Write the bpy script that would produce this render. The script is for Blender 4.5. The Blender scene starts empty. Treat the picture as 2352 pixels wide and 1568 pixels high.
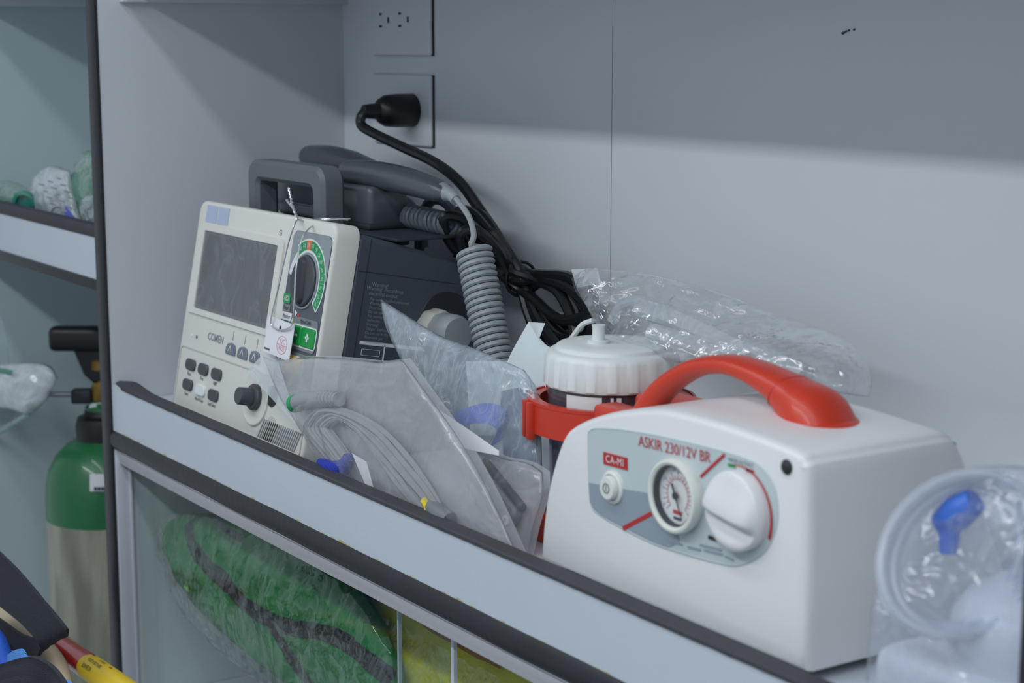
import bpy, bmesh, math, random
from mathutils import Vector, Matrix, noise

# ------------------------------------------------------------------ camera, world, lights, exposure
scene = bpy.context.scene
COL = scene.collection
FPX, PITCH, YAW = 4056.0, math.radians(9.52), math.radians(33.38)
CAM = Vector((1.8, -0.66834, 0.35912))
_d = Vector((-math.cos(YAW), math.sin(YAW), 0))
RT = Vector((math.sin(YAW), math.cos(YAW), 0))
FW = (_d * math.cos(PITCH) + Vector((0, 0, -math.sin(PITCH)))).normalized()
UP = RT.cross(FW)
cam_data = bpy.data.cameras.new('camera')
cam = bpy.data.objects.new('camera', cam_data)
COL.objects.link(cam)
cam.matrix_world = Matrix((
    (RT.x, UP.x, -FW.x, CAM.x), (RT.y, UP.y, -FW.y, CAM.y), (RT.z, UP.z, -FW.z, CAM.z), (0, 0, 0, 1)))
cam_data.sensor_width = 36.0
cam_data.lens = FPX * 36.0 / 2352.0
cam_data.clip_start = 0.02
cam_data.dof.use_dof = True
cam_data.dof.focus_distance = 1.51
cam_data.dof.aperture_fstop = 8.5
scene.camera = cam

world = bpy.data.worlds.new('world')
scene.world = world
world.use_nodes = True
world.node_tree.nodes['Background'].inputs[0].default_value = (0.80, 0.91, 1.0, 1)
world.node_tree.nodes['Background'].inputs[1].default_value = 0.42

def area(name, loc, sx, sy, power, color):
    l = bpy.data.lights.new(name, 'AREA')
    l.shape = 'RECTANGLE'; l.size = sx; l.size_y = sy; l.energy = power; l.color = color
    o = bpy.data.objects.new(name, l); o.location = loc
    COL.objects.link(o)
    return o
# two ceiling light strips of the vehicle, running along its length
area('ceiling_strip_near', (1.05, -0.43, 0.97), 2.6, 0.07, 5.4, (0.925, 0.972, 1.0))
area('ceiling_strip_far', (1.05, -1.00, 0.97), 2.6, 0.10, 17.0, (0.925, 0.972, 1.0))

scene.view_settings.view_transform = 'Standard'
scene.view_settings.look = 'None'
scene.view_settings.gamma = 1.0
scene.view_settings.use_curve_mapping = False
scene.view_settings.exposure = 0.04
scene.cycles.max_bounces = 5
scene.cycles.diffuse_bounces = 3
scene.cycles.glossy_bounces = 2
scene.cycles.transmission_bounces = 2
scene.cycles.use_adaptive_sampling = True
scene.cycles.adaptive_threshold = 0.04
scene.cycles.transparent_max_bounces = 18
scene.cycles.caustics_reflective = False
scene.cycles.caustics_refractive = False
scene.cycles.sample_clamp_indirect = 4.0

# ------------------------------------------------------------------ helpers
RND = random.Random(11)

def ray(x, y):
    return (FW * FPX + RT * (x - 1176) - UP * (y - 784)).normalized()

def at(x, y, X=None, Y=None, Z=None):
    r = ray(x, y)
    t = (X - CAM.x) / r.x if X is not None else ((Y - CAM.y) / r.y if Y is not None else (Z - CAM.z) / r.z)
    return CAM + r * t

def lin(c):
    out = []
    for v in c[:3]:
        v = v / 255.0
        out.append(v / 12.92 if v <= 0.04045 else ((v + 0.055) / 1.055) ** 2.4)
    return (out[0], out[1], out[2], 1.0)

MATS = {}
def mat(name, rgb, rough=0.5, metal=0.0, spec=0.5, var=0.0, vscale=25.0, bump=0.0, bscale=300.0,
        coat=0.0, emit=0.0, sub=0.0, alpha=1.0, rgb2=None, stretch=None):
    m = bpy.data.materials.new(name); m.use_nodes = True
    nt = m.node_tree; p = nt.nodes['Principled BSDF']
    c = lin(rgb)
    p.inputs['Base Color'].default_value = c
    p.inputs['Roughness'].default_value = rough
    p.inputs['Metallic'].default_value = metal
    p.inputs['Specular IOR Level'].default_value = spec
    p.inputs['Coat Weight'].default_value = coat
    p.inputs['Alpha'].default_value = alpha
    if emit:
        p.inputs['Emission Color'].default_value = c
        p.inputs['Emission Strength'].default_value = emit
    tc = nt.nodes.new('ShaderNodeTexCoord')
    src = tc.outputs['Object']
    if stretch:
        mp = nt.nodes.new('ShaderNodeMapping'); mp.inputs['Scale'].default_value = stretch
        nt.links.new(src, mp.inputs['Vector']); src = mp.outputs['Vector']
    if var or rgb2:
        n = nt.nodes.new('ShaderNodeTexNoise'); n.inputs['Scale'].default_value = vscale
        n.inputs['Detail'].default_value = 2
        nt.links.new(src, n.inputs['Vector'])
        r = nt.nodes.new('ShaderNodeValToRGB')
        if rgb2:
            r.color_ramp.elements[0].position = 0.42; r.color_ramp.elements[1].position = 0.6
            r.color_ramp.elements[0].color = c; r.color_ramp.elements[1].color = lin(rgb2)
        else:
            r.color_ramp.elements[0].position = 0.3; r.color_ramp.elements[1].position = 0.7
            r.color_ramp.elements[0].color = tuple(v * (1 - var) for v in c[:3]) + (1,)
            r.color_ramp.elements[1].color = tuple(min(1, v * (1 + var)) for v in c[:3]) + (1,)
        nt.links.new(n.outputs['Fac'], r.inputs['Fac'])
        nt.links.new(r.outputs['Color'], p.inputs['Base Color'])
    if bump:
        n2 = nt.nodes.new('ShaderNodeTexNoise'); n2.inputs['Scale'].default_value = bscale
        n2.inputs['Detail'].default_value = 1
        nt.links.new(src, n2.inputs['Vector'])
        bp = nt.nodes.new('ShaderNodeBump'); bp.inputs['Strength'].default_value = bump
        bp.inputs['Distance'].default_value = 0.002
        nt.links.new(n2.outputs['Fac'], bp.inputs['Height'])
        nt.links.new(bp.outputs['Normal'], p.inputs['Normal'])
    MATS[name] = m
    return m

def film(name, tint=(255, 255, 255), body=(225, 232, 238), haze=0.12, edge=0.5, rough=0.18, bump=0.6, bscale=40.0,
         streak=0.25, stretch=(1, 1, 1), crease=0.0, dist=0.004, spec=0.04, sheen=0.8):
    """thin clear plastic: see-through film with a little white body, sheen and creases"""
    m = bpy.data.materials.new(name); m.use_nodes = True
    nt = m.node_tree; N = nt.nodes; L = nt.links
    p = N['Principled BSDF']; out = N['Material Output']
    p.inputs['Base Color'].default_value = lin(body)
    p.inputs['Roughness'].default_value = rough
    p.inputs['Specular IOR Level'].default_value = 0.9
    tr = N.new('ShaderNodeBsdfTransparent'); tr.inputs['Color'].default_value = lin(tint)
    tc = N.new('ShaderNodeTexCoord'); mp = N.new('ShaderNodeMapping'); mp.inputs['Scale'].default_value = stretch
    L.new(tc.outputs['Object'], mp.inputs['Vector'])
    n1 = N.new('ShaderNodeTexNoise'); n1.inputs['Scale'].default_value = bscale; n1.inputs['Detail'].default_value = 3
    n1.inputs['Distortion'].default_value = 1.2
    L.new(mp.outputs['Vector'], n1.inputs['Vector'])
    if crease: vo = N.new('ShaderNodeTexVoronoi'); vo.feature = 'DISTANCE_TO_EDGE'; vo.inputs['Scale'].default_value = bscale * 0.9
    if crease: L.new(mp.outputs['Vector'], vo.inputs['Vector'])
    # ridged noise: thin bright crease lines
    ab = N.new('ShaderNodeMath'); ab.operation = 'SUBTRACT'; ab.inputs[1].default_value = 0.5
    L.new(n1.outputs['Fac'], ab.inputs[0])
    ab2 = N.new('ShaderNodeMath'); ab2.operation = 'ABSOLUTE'; L.new(ab.outputs[0], ab2.inputs[0])
    rp = N.new('ShaderNodeMapRange'); rp.inputs['From Min'].default_value = 0.0; rp.inputs['From Max'].default_value = 0.05
    rp.inputs['To Min'].default_value = streak; rp.inputs['To Max'].default_value = 0.0
    L.new(ab2.outputs[0], rp.inputs['Value'])
    lw = N.new('ShaderNodeLayerWeight'); lw.inputs['Blend'].default_value = 0.5
    pw = N.new('ShaderNodeMath'); pw.operation = 'POWER'; pw.inputs[1].default_value = 1.6
    L.new(lw.outputs['Facing'], pw.inputs[0])
    ml = N.new('ShaderNodeMath'); ml.operation = 'MULTIPLY_ADD'; ml.inputs[1].default_value = edge; ml.inputs[2].default_value = haze
    L.new(pw.outputs[0], ml.inputs[0])
    ad = N.new('ShaderNodeMath'); ad.operation = 'ADD'; ad.use_clamp = True
    L.new(ml.outputs[0], ad.inputs[0]); ad.inputs[1].default_value = 0.0
    if streak: L.new(rp.outputs['Result'], ad.inputs[1])
    hb = N.new('ShaderNodeMath'); hb.operation = 'ADD'
    L.new(n1.outputs['Fac'], hb.inputs[0])
    hb.inputs[1].default_value = 0.0
    if crease:
        cm = N.new('ShaderNodeMath'); cm.operation = 'MULTIPLY'; cm.inputs[1].default_value = crease
        L.new(vo.outputs['Distance'], cm.inputs[0]); L.new(cm.outputs[0], hb.inputs[1])
    bp = N.new('ShaderNodeBump'); bp.inputs['Strength'].default_value = bump; bp.inputs['Distance'].default_value = dist
    L.new(hb.outputs[0], bp.inputs['Height'])
    if bump:
        L.new(bp.outputs['Normal'], p.inputs['Normal']); L.new(bp.outputs['Normal'], lw.inputs['Normal'])
    mx = N.new('ShaderNodeMixShader')
    L.new(ad.outputs[0], mx.inputs['Fac']); L.new(tr.outputs[0], mx.inputs[1]); L.new(p.outputs[0], mx.inputs[2])
    # sheen of the smooth film on top
    gl = N.new('ShaderNodeBsdfGlossy'); gl.inputs['Roughness'].default_value = max(0.06, rough * 0.6)
    gl.inputs['Color'].default_value = (1, 1, 1, 1)
    if bump: L.new(bp.outputs['Normal'], gl.inputs['Normal'])
    mx2 = N.new('ShaderNodeMixShader')
    p5 = N.new('ShaderNodeMath'); p5.operation = 'POWER'; p5.inputs[1].default_value = 5.0
    L.new(lw.outputs['Facing'], p5.inputs[0])
    fr = N.new('ShaderNodeMath'); fr.operation = 'MULTIPLY_ADD'; fr.inputs[1].default_value = sheen; fr.inputs[2].default_value = spec
    L.new(p5.outputs[0], fr.inputs[0])
    L.new(fr.outputs[0], mx2.inputs['Fac']); L.new(mx.outputs[0], mx2.inputs[1]); L.new(gl.outputs[0], mx2.inputs[2])
    L.new(mx2.outputs[0], out.inputs['Surface'])
    MATS[name] = m
    return m

class B:
    def __init__(self):
        self.bm = bmesh.new()
    def merge(self, tmp, M=None):
        if M is not None:
            bmesh.ops.transform(tmp, matrix=M, verts=tmp.verts)
        me = bpy.data.meshes.new('tmp'); tmp.to_mesh(me); tmp.free()
        self.bm.from_mesh(me); bpy.data.meshes.remove(me)
        return self
    def box(self, lo, hi, r=0.0, seg=2, M=None):
        t = bmesh.new()
        bmesh.ops.create_cube(t, size=1.0)
        c = [(a + b) / 2 for a, b in zip(lo, hi)]; s = [abs(b - a) for a, b in zip(lo, hi)]
        for v in t.verts:
            v.co = Vector((c[0] + v.co.x * s[0], c[1] + v.co.y * s[1], c[2] + v.co.z * s[2]))
        if r > 0:
            bmesh.ops.bevel(t, geom=list(t.edges), offset=min(r, min(s) * 0.49), segments=seg, affect='EDGES', profile=0.5)
        return self.merge(t, M)
    def loft(self, outline, levels, M=None, cap0=True, cap1=True):
        """outline: list of (u,v) counter-clockwise; levels: list of (height, inset)"""
        t = bmesh.new(); n = len(outline); rings = []
        for h, ins in levels:
            pts = inset(outline, ins) if abs(ins) > 1e-9 else outline
            rings.append([t.verts.new((p[0], p[1], h)) for p in pts])
        for a, b in zip(rings, rings[1:]):
            for i in range(n):
                j = (i + 1) % n
                t.faces.new((a[i], a[j], b[j], b[i]))
        if cap0: t.faces.new(list(reversed(rings[0])))
        if cap1: t.faces.new(rings[-1])
        bmesh.ops.recalc_face_normals(t, faces=t.faces)
        return self.merge(t, M)
    def ring(self, outer, inner, h0, h1, M=None):
        t = bmesh.new(); n = len(outer)
        L = [[t.verts.new((p[0], p[1], h)) for p in pl] for pl, h in ((outer, h0), (outer, h1), (inner, h1), (inner, h0))]
        for k in range(4):
            a, b = L[k], L[(k + 1) % 4]
            for i in range(n):
                j = (i + 1) % n
                t.faces.new((a[i], a[j], b[j], b[i]))
        bmesh.ops.recalc_face_normals(t, faces=t.faces)
        return self.merge(t, M)
    def lathe(self, prof, M=None, n=40, wob=None):
        t = bmesh.new(); rings = []
        for r, z in prof:
            if r < 1e-6:
                rings.append([t.verts.new((0, 0, z))])
            else:
                ring = []
                for i in range(n):
                    a = 2 * math.pi * i / n
                    rr = r * (wob(a, z) if wob else 1.0)
                    ring.append(t.verts.new((rr * math.cos(a), rr * math.sin(a), z)))
                rings.append(ring)
        for a, b in zip(rings, rings[1:]):
            for i in range(n):
                j = (i + 1) % n
                if len(a) == 1 and len(b) == 1: continue
                if len(a) == 1: t.faces.new((a[0], b[j], b[i]))
                elif len(b) == 1: t.faces.new((a[i], a[j], b[0]))
                else: t.faces.new((a[i], a[j], b[j], b[i]))
        bmesh.ops.recalc_face_normals(t, faces=t.faces)
        return self.merge(t, M)
    def tube(self, pts, r, n=8, closed=False, sub=0, ry=None):
        pts = [Vector(p) for p in pts]
        rr = r if isinstance(r, (list, tuple)) else None
        if sub:
            k = len(pts)
            pts2 = smooth(pts, sub, closed)
            if rr:
                m = len(pts2); rr = [interp(rr, i * (k - 1) / max(1, m - 1)) for i in range(m)]
            pts = pts2
        t = bmesh.new(); m = len(pts); rings = []; nrm = None
        for i, p in enumerate(pts):
            if closed: tan = pts[(i + 1) % m] - pts[i - 1]
            else: tan = pts[min(i + 1, m - 1)] - pts[max(i - 1, 0)]
            tan = tan.normalized() if tan.length > 1e-9 else Vector((0, 0, 1))
            if nrm is None:
                nrm = tan.orthogonal().normalized()
            else:
                nrm = (nrm - tan * nrm.dot(tan))
                nrm = nrm.normalized() if nrm.length > 1e-6 else tan.orthogonal().normalized()
            bn = tan.cross(nrm)
            q = rr[i] if rr else r
            rings.append([t.verts.new(p + (nrm * math.cos(2 * math.pi * j / n) + bn * math.sin(2 * math.pi * j / n)) * q) for j in range(n)])
        for i in range(m if closed else m - 1):
            a, b = rings[i], rings[(i + 1) % m]
            for j in range(n):
                k = (j + 1) % n
                t.faces.new((a[j], a[k], b[k], b[j]))
        if not closed:
            t.faces.new(list(reversed(rings[0]))); t.faces.new(rings[-1])
        bmesh.ops.recalc_face_normals(t, faces=t.faces)
        return self.merge(t)
    def sweep(self, pts, wid, side, a, b_, n=16, sub=6):
        """elliptic section sweep: a = half size along the fixed side vector, b_ = half size across"""
        k = len(pts); P = smooth([Vector(p) for p in pts], sub, False); m = len(P)
        A = [interp(a, i * (k - 1) / (m - 1)) for i in range(m)]; Bb = [interp(b_, i * (k - 1) / (m - 1)) for i in range(m)]
        t = bmesh.new(); rings = []; S = Vector(side).normalized()
        for i, p in enumerate(P):
            tan = (P[min(i + 1, m - 1)] - P[max(i - 1, 0)]).normalized()
            nn = tan.cross(S).normalized()
            ring = []
            for j in range(n):
                th = 2 * math.pi * j / n
                c, s = math.cos(th), math.sin(th)
                c = math.copysign(abs(c) ** 0.8, c); s = math.copysign(abs(s) ** 0.8, s)
                ring.append(t.verts.new(p + S * A[i] * c + nn * Bb[i] * s))
            rings.append(ring)
        for q, w in zip(rings, rings[1:]):
            for j in range(n):
                k2 = (j + 1) % n
                t.faces.new((q[j], q[k2], w[k2], w[j]))
        t.faces.new(list(reversed(rings[0]))); t.faces.new(rings[-1])
        bmesh.ops.recalc_face_normals(t, faces=t.faces)
        return self.merge(t)
    def grid(self, G, closed_u=False):
        t = bmesh.new()
        V = [[t.verts.new(p) for p in row] for row in G]
        for a, b in zip(V, V[1:]):
            for j in range(len(a) - 1):
                t.faces.new((a[j], a[j + 1], b[j + 1], b[j]))
            if closed_u:
                t.faces.new((a[-1], a[0], b[0], b[-1]))
        return self.merge(t)
    def poly(self, pts, M=None):
        t = bmesh.new(); t.faces.new([t.verts.new(p) for p in pts])
        return self.merge(t, M)
    def weld(self, d=1e-5):
        bmesh.ops.remove_doubles(self.bm, verts=self.bm.verts, dist=d)
        bmesh.ops.recalc_face_normals(self.bm, faces=self.bm.faces)
        return self

def interp(a, x):
    i = min(int(x), len(a) - 2); f = x - i
    return a[i] * (1 - f) + a[i + 1] * f

def smooth(pts, sub, closed=False):
    out = []; n = len(pts)
    for i in range(n if closed else n - 1):
        if closed: p0, p1, p2, p3 = pts[i - 1], pts[i], pts[(i + 1) % n], pts[(i + 2) % n]
        else: p0, p1, p2, p3 = pts[max(i - 1, 0)], pts[i], pts[i + 1], pts[min(i + 2, n - 1)]
        for k in range(sub):
            t = k / sub
            out.append(0.5 * ((2 * p1) + (p2 - p0) * t + (2 * p0 - 5 * p1 + 4 * p2 - p3) * t * t + (3 * p1 - p0 - 3 * p2 + p3) * t ** 3))
    if not closed: out.append(pts[-1].copy())
    return out

def inset(pts, d):
    n = len(pts); out = []
    for i in range(n):
        a, b, c = Vector(pts[i - 1]), Vector(pts[i]), Vector(pts[(i + 1) % n])
        e1 = (b - a).normalized() if (b - a).length > 1e-9 else Vector((1, 0)); e2 = (c - b).normalized() if (c - b).length > 1e-9 else e1
        n1, n2 = Vector((-e1.y, e1.x)), Vector((-e2.y, e2.x))
        m = n1 + n2
        m = m.normalized() if m.length > 1e-6 else n1
        k = max(0.5, m.dot(n1))
        q = b + m * (d / k); out.append((q.x, q.y))
    return out

def rrect(u0, u1, v0, v1, r, k=5):
    pts = []
    for cx, cy, a0 in ((u1 - r, v0 + r, -90), (u1 - r, v1 - r, 0), (u0 + r, v1 - r, 90), (u0 + r, v0 + r, 180)):
        for i in range(k + 1):
            a = math.radians(a0 + 90 * i / k)
            pts.append((cx + r * math.cos(a), cy + r * math.sin(a)))
    return pts

def curve2(pts, sub=5, closed=True):
    return [(p.x, p.y) for p in smooth([Vector(q) for q in pts], sub, closed)]

ORG = {}
def setprops(o, label=None, cat=None, group=None, kind=None):
    if label: o['label'] = label
    if cat: o['category'] = cat
    if group: o['group'] = group
    if kind: o['kind'] = kind
    return o

def thing(name, label, cat, loc, group=None):
    o = bpy.data.objects.new(name, None); COL.objects.link(o)
    o.empty_display_size = 0.02
    o.location = loc; ORG[o.name] = Vector(loc)
    return setprops(o, label, cat, group)

def build(b, name, m, parent=None, flat=False, ang=35, origin=None, label=None, cat=None, group=None, kind=None):
    me = bpy.data.meshes.new(name); bm = b.bm
    if parent is not None:
        org = ORG[parent.name]
    elif origin is not None:
        org = Vector(origin)
    else:
        xs = [v.co for v in bm.verts]
        lo = Vector((min(v.x for v in xs), min(v.y for v in xs), min(v.z for v in xs)))
        hi = Vector((max(v.x for v in xs), max(v.y for v in xs), max(v.z for v in xs)))
        org = Vector(((lo.x + hi.x) / 2, (lo.y + hi.y) / 2, lo.z))
    own = org
    if parent is not None and origin is not None:
        own = Vector(origin)
    bmesh.ops.transform(bm, matrix=Matrix.Translation(-own), verts=bm.verts)
    bm.to_mesh(me); bm.free()
    if not flat:
        for p in me.polygons: p.use_smooth = True
        me.set_sharp_from_angle(angle=math.radians(ang))
    me.materials.append(MATS[m] if isinstance(m, str) else m)
    o = bpy.data.objects.new(name, me); COL.objects.link(o)
    if parent is not None:
        o.parent = parent; o.location = own - org if origin is not None else (0, 0, 0)
    else:
        o.location = org
    ORG[o.name] = own
    return setprops(o, label, cat, group, kind)

def copy_at(o, offset):
    c = o.copy(); COL.objects.link(c); c.parent = o.parent
    c.location = Vector(o.location) + Vector(offset); ORG[c.name] = ORG[o.name] + Vector(offset)
    return c

def text_mesh(body, size, align='CENTER', spacing=1.0, squash=1.0, extrude=0.0, bold=0.0, shear=0.0):
    cu = bpy.data.curves.new('txt', 'FONT'); cu.body = body; cu.size = size
    cu.align_x = align; cu.align_y = 'CENTER'; cu.space_character = spacing; cu.extrude = extrude; cu.resolution_u = 3
    cu.offset = bold; cu.shear = shear
    o = bpy.data.objects.new('txt', cu); COL.objects.link(o)
    dg = bpy.context.evaluated_depsgraph_get()
    me = bpy.data.meshes.new_from_object(o.evaluated_get(dg))
    bpy.data.objects.remove(o); bpy.data.curves.remove(cu)
    bm = bmesh.new(); bm.from_mesh(me); bpy.data.meshes.remove(me)
    if squash != 1.0:
        for v in bm.verts: v.co.x *= squash
    return bm

def lettering(body, size, M, m, parent, name='lettering', **k):
    b = B(); b.merge(text_mesh(body, size, **k), M)
    return build(b, name, m, parent, flat=True)

def frame(o, ux, uy):
    ux, uy = Vector(ux).normalized(), Vector(uy).normalized(); n = ux.cross(uy)
    return Matrix(((ux.x, uy.x, n.x, o[0]), (ux.y, uy.y, n.y, o[1]), (ux.z, uy.z, n.z, o[2]), (0, 0, 0, 1)))

def resample(pts, n):
    P = [Vector(p) for p in pts]
    if len(P) > 2: P = smooth(P, 8, False)
    L = [0.0]
    for a, b in zip(P, P[1:]): L.append(L[-1] + (b - a).length)
    out = []; j = 0
    for i in range(n):
        d = L[-1] * i / (n - 1)
        while j < len(L) - 2 and L[j + 1] < d: j += 1
        seg = L[j + 1] - L[j]
        out.append(P[j].lerp(P[j + 1], (d - L[j]) / seg if seg > 0 else 0))
    return out

def coons(top, bottom, left, right, nu, nv):
    """top/bottom run left->right, left/right run top->bottom"""
    T, Bt, Lf, Rt = resample(top, nu), resample(bottom, nu), resample(left, nv), resample(right, nv)
    G = []
    for j in range(nv):
        v = j / (nv - 1); row = []
        for i in range(nu):
            u = i / (nu - 1)
            p = T[i] * (1 - v) + Bt[i] * v + Lf[j] * (1 - u) + Rt[j] * u
            p -= T[0] * (1 - u) * (1 - v) + T[-1] * u * (1 - v) + Bt[0] * (1 - u) * v + Bt[-1] * u * v
            row.append(p)
        G.append(row)
    return G

def ridged(p, scale, seed=0.0):
    q = Vector((p.x * scale + seed, p.y * scale - seed, p.z * scale + 2 * seed))
    return 1.0 - abs(noise.noise(q)) * 2.0

def pillow(G, bulge_front, bulge_back, crump, scale, nrm, seed=1.0, edge_flat=0.06):
    """two film layers bulging from a patch, welded at the rim, with crumples"""
    nv, nu = len(G), len(G[0]); N = Vector(nrm).normalized()
    b = B()
    for sgn, bul in ((1, bulge_front), (-1, bulge_back)):
        rows = []
        for j in range(nv):
            row = []
            for i in range(nu):
                u, v = i / (nu - 1), j / (nv - 1)
                e = min(1.0, min(u, 1 - u, v, 1 - v) / edge_flat)
                w = (math.sin(math.pi * u) * math.sin(math.pi * v)) ** 0.5 if 0 < u < 1 and 0 < v < 1 else 0.0
                p = G[j][i]
                c = (ridged(p, scale, seed * sgn) * 0.6 + 0.4 * ridged(p, scale * 2.3, seed + 5)) * crump * e
                row.append(p + N * (sgn * (bul * w) + c))
            rows.append(row)
        b.grid(rows)
    b.weld(1e-5)
    return b

# ------------------------------------------------------------------ materials
mat('wall', (214, 219, 225), 0.55, var=0.012, vscale=6)
mat('wall_bright', (230, 236, 242), 0.55, var=0.012, vscale=6)
mat('wall_left', (194, 210, 215), 0.5, var=0.015, vscale=8)
mat('laminate', (206, 213, 224), 0.42, var=0.015, vscale=20, bump=0.06, bscale=350)
mat('rubber', (66, 66, 70), 0.62, spec=0.35, var=0.06, vscale=60, bump=0.25, bscale=700)
mat('rubber_dark', (37, 38, 43), 0.42, spec=0.5, var=0.08, vscale=45, bump=0.15, bscale=120)
mat('alu', (190, 190, 196), 0.4, metal=0.15, var=0.05, vscale=60, stretch=(1, 40, 40))
mat('frame_white', (198, 203, 214), 0.45)
mat('floor_grey', (120, 124, 128), 0.6, var=0.05)
mat('beige', (220, 220, 214), 0.45, bump=0.05, bscale=900)
mat('beige_dark', (196, 196, 188), 0.5)
mat('housing', (68, 76, 87), 0.5, bump=0.12, bscale=1500)
mat('housing_dark', (44, 48, 54), 0.5)
mat('handle_grey', (100, 106, 112), 0.5, bump=0.1, bscale=1500)
mat('paddle', (78, 84, 90), 0.35, coat=0.2)
mat('coil_grey', (152, 159, 164), 0.4)
mat('coil_dark', (92, 100, 110), 0.45)
mat('black_cable', (24, 26, 30), 0.32, spec=0.5)
mat('black_plastic', (20, 20, 24), 0.4)
mat('black', (14, 14, 16), 0.5)
mat('btn_dark', (70, 75, 80), 0.5)
mat('btn_slate', (112, 120, 134), 0.5)
mat('btn_white', (226, 230, 234), 0.45)
mat('print_dark', (92, 96, 98), 0.6)
mat('print_black', (40, 42, 46), 0.6)
mat('print_grey', (140, 146, 152), 0.6)
mat('print_white', (226, 230, 232), 0.55)
mat('label_dark', (86, 94, 101), 0.45)
mat('label_light', (146, 154, 160), 0.45)
mat('plate_grey', (124, 132, 137), 0.45)
mat('green', (28, 158, 92), 0.45)
mat('green_btn', (6, 150, 66), 0.35)
mat('green_dark', (30, 105, 72), 0.45)
mat('orange', (240, 112, 66), 0.45)
mat('yellow_btn', (236, 200, 10), 0.4)
mat('red_print', (190, 62, 70), 0.5)
mat('card_white', (230, 232, 238), 0.6)
mat('pink_print', (220, 150, 165), 0.6)
mat('tape', (196, 208, 230), 0.35)
mat('silver', (215, 218, 222), 0.25, metal=0.7)
mat('white_gloss', (229, 230, 232), 0.32, coat=0.15)
mat('panel_grey', (194, 206, 210), 0.4)
mat('panel_blue', (148, 160, 172), 0.4)
mat('red_plastic', (206, 58, 36), 0.35, spec=0.5, coat=0.1, bump=0.05, bscale=1200)
mat('red_print2', (186, 44, 44), 0.5)
mat('gauge_white', (232, 236, 236), 0.5)
mat('gauge_ring', (226, 230, 224), 0.28, coat=0.3)
mat('needle', (34, 38, 46), 0.5)
mat('flag_green', (40, 160, 90), 0.5)
mat('lid_white', (224, 230, 228), 0.4)
mat('ecg_grey', (150, 153, 157), 0.45)
mat('ecg_brown', (150, 138, 134), 0.5)
mat('blue_velcro', (98, 118, 214), 0.85, bump=0.5, bscale=900)
mat('blue_tie', (34, 56, 170), 0.8, bump=0.6, bscale=700)
mat('cloth_blue', (104, 116, 138), 0.9, var=0.2, vscale=40, bump=0.4, bscale=150)
mat('paper', (222, 232, 236), 0.7, var=0.03, vscale=40)
mat('probe_grey', (116, 120, 127), 0.5)
mat('lead_yellow', (228, 206, 40), 0.45)
mat('green_cloth', (24, 128, 66), 0.75, var=0.18, vscale=18, bump=0.5, bscale=260)
mat('yellow_cloth', (232, 218, 36), 0.7, var=0.12, vscale=14, bump=0.4, bscale=220)
mat('shade_orange', (190, 118, 40), 0.8, var=0.1)
mat('black_web', (44, 46, 54), 0.8, bump=0.8, bscale=600, stretch=(1, 1, 3))
mat('navy_cloth', (40, 44, 56), 0.85, var=0.2, vscale=20)
mat('cyl_green', (30, 108, 62), 0.35, var=0.16, vscale=14, rgb2=None, bump=0.2, bscale=60, coat=0.3)
mat('cyl_metal', (176, 176, 158), 0.42, metal=0.45, vscale=7, rgb2=(140, 140, 128), bump=0.3, bscale=90, stretch=(4, 4, 0.7))
mat('brass', (150, 122, 60), 0.4, metal=0.6, var=0.2, vscale=40)
mat('steel', (150, 152, 156), 0.3, metal=0.8)
mat('mask_green', (110, 160, 140), 0.3, alpha=0.55)
mat('teal', (20, 130, 112), 0.4, alpha=0.85)
mat('tube_clear', (206, 214, 228), 0.2, alpha=0.4)
mat('stretcher_red', (190, 28, 30), 0.25, coat=0.4)
mat('stretcher_beige', (196, 178, 150), 0.6)
mat('stretcher_blue', (28, 84, 190), 0.6, var=0.1, bump=0.2, bscale=300)
mat('strap_lightblue', (86, 150, 226), 0.7, bump=0.3, bscale=500)
mat('label_yellow', (236, 200, 24), 0.4)
mat('label_red', (150, 30, 36), 0.5)
mat('blue_clip', (70, 120, 220), 0.4)
film('film_clear', haze=0.025, edge=0.28, rough=0.10, bump=0.8, bscale=15, streak=0.13, crease=0.4, dist=0.014, spec=0.09)
film('film_pouch', body=(206, 208, 214), haze=0.06, edge=0.30, rough=0.34, bump=0.5, bscale=22, streak=0.07, dist=0.006)
film('film_tall', body=(204, 216, 228), haze=0.17, edge=0.5, rough=0.26, bump=0.6, bscale=30, streak=0.16, stretch=(1.6, 1.6, 0.6))
film('film_bag', body=(206, 214, 220), haze=0.0, edge=0.07, rough=0.10, bump=1.0, bscale=18, streak=0.13, spec=0.08, stretch=(1.5, 1, 0.8), crease=0.4, dist=0.006)
film('film_jar', tint=(200, 198, 210), body=(150, 150, 164), haze=0.14, edge=0.3, rough=0.12, bump=0.0, streak=0.0)
film('film_glass', tint=(246, 250, 248), body=(170, 178, 182), haze=0.004, edge=0.015, sheen=0.2, spec=0.012, rough=0.06, bump=0.0, streak=0.0)
film('film_green', tint=(190, 225, 210), body=(196, 218, 210), haze=0.12, edge=0.5, rough=0.2, bump=0.8, bscale=40, streak=0.2)
film('film_milky', body=(216, 224, 232), haze=0.42, edge=0.5, rough=0.3, bump=0.6, bscale=30, streak=0.12)
film('film_blue', tint=(246, 248, 253), body=(220, 226, 236), haze=0.05, edge=0.22, rough=0.15, bump=0.8, bscale=24, streak=0.1, dist=0.006)

# ------------------------------------------------------------------ the setting
D = 0.2885
XL, XR = -0.55, 1.245
def sbox(name, lo, hi, m, r=0.0, parent=None, kind='structure'):
    b = B(); b.box(lo, hi, r)
    return build(b, name, m, parent, kind=None if parent else kind)

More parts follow.
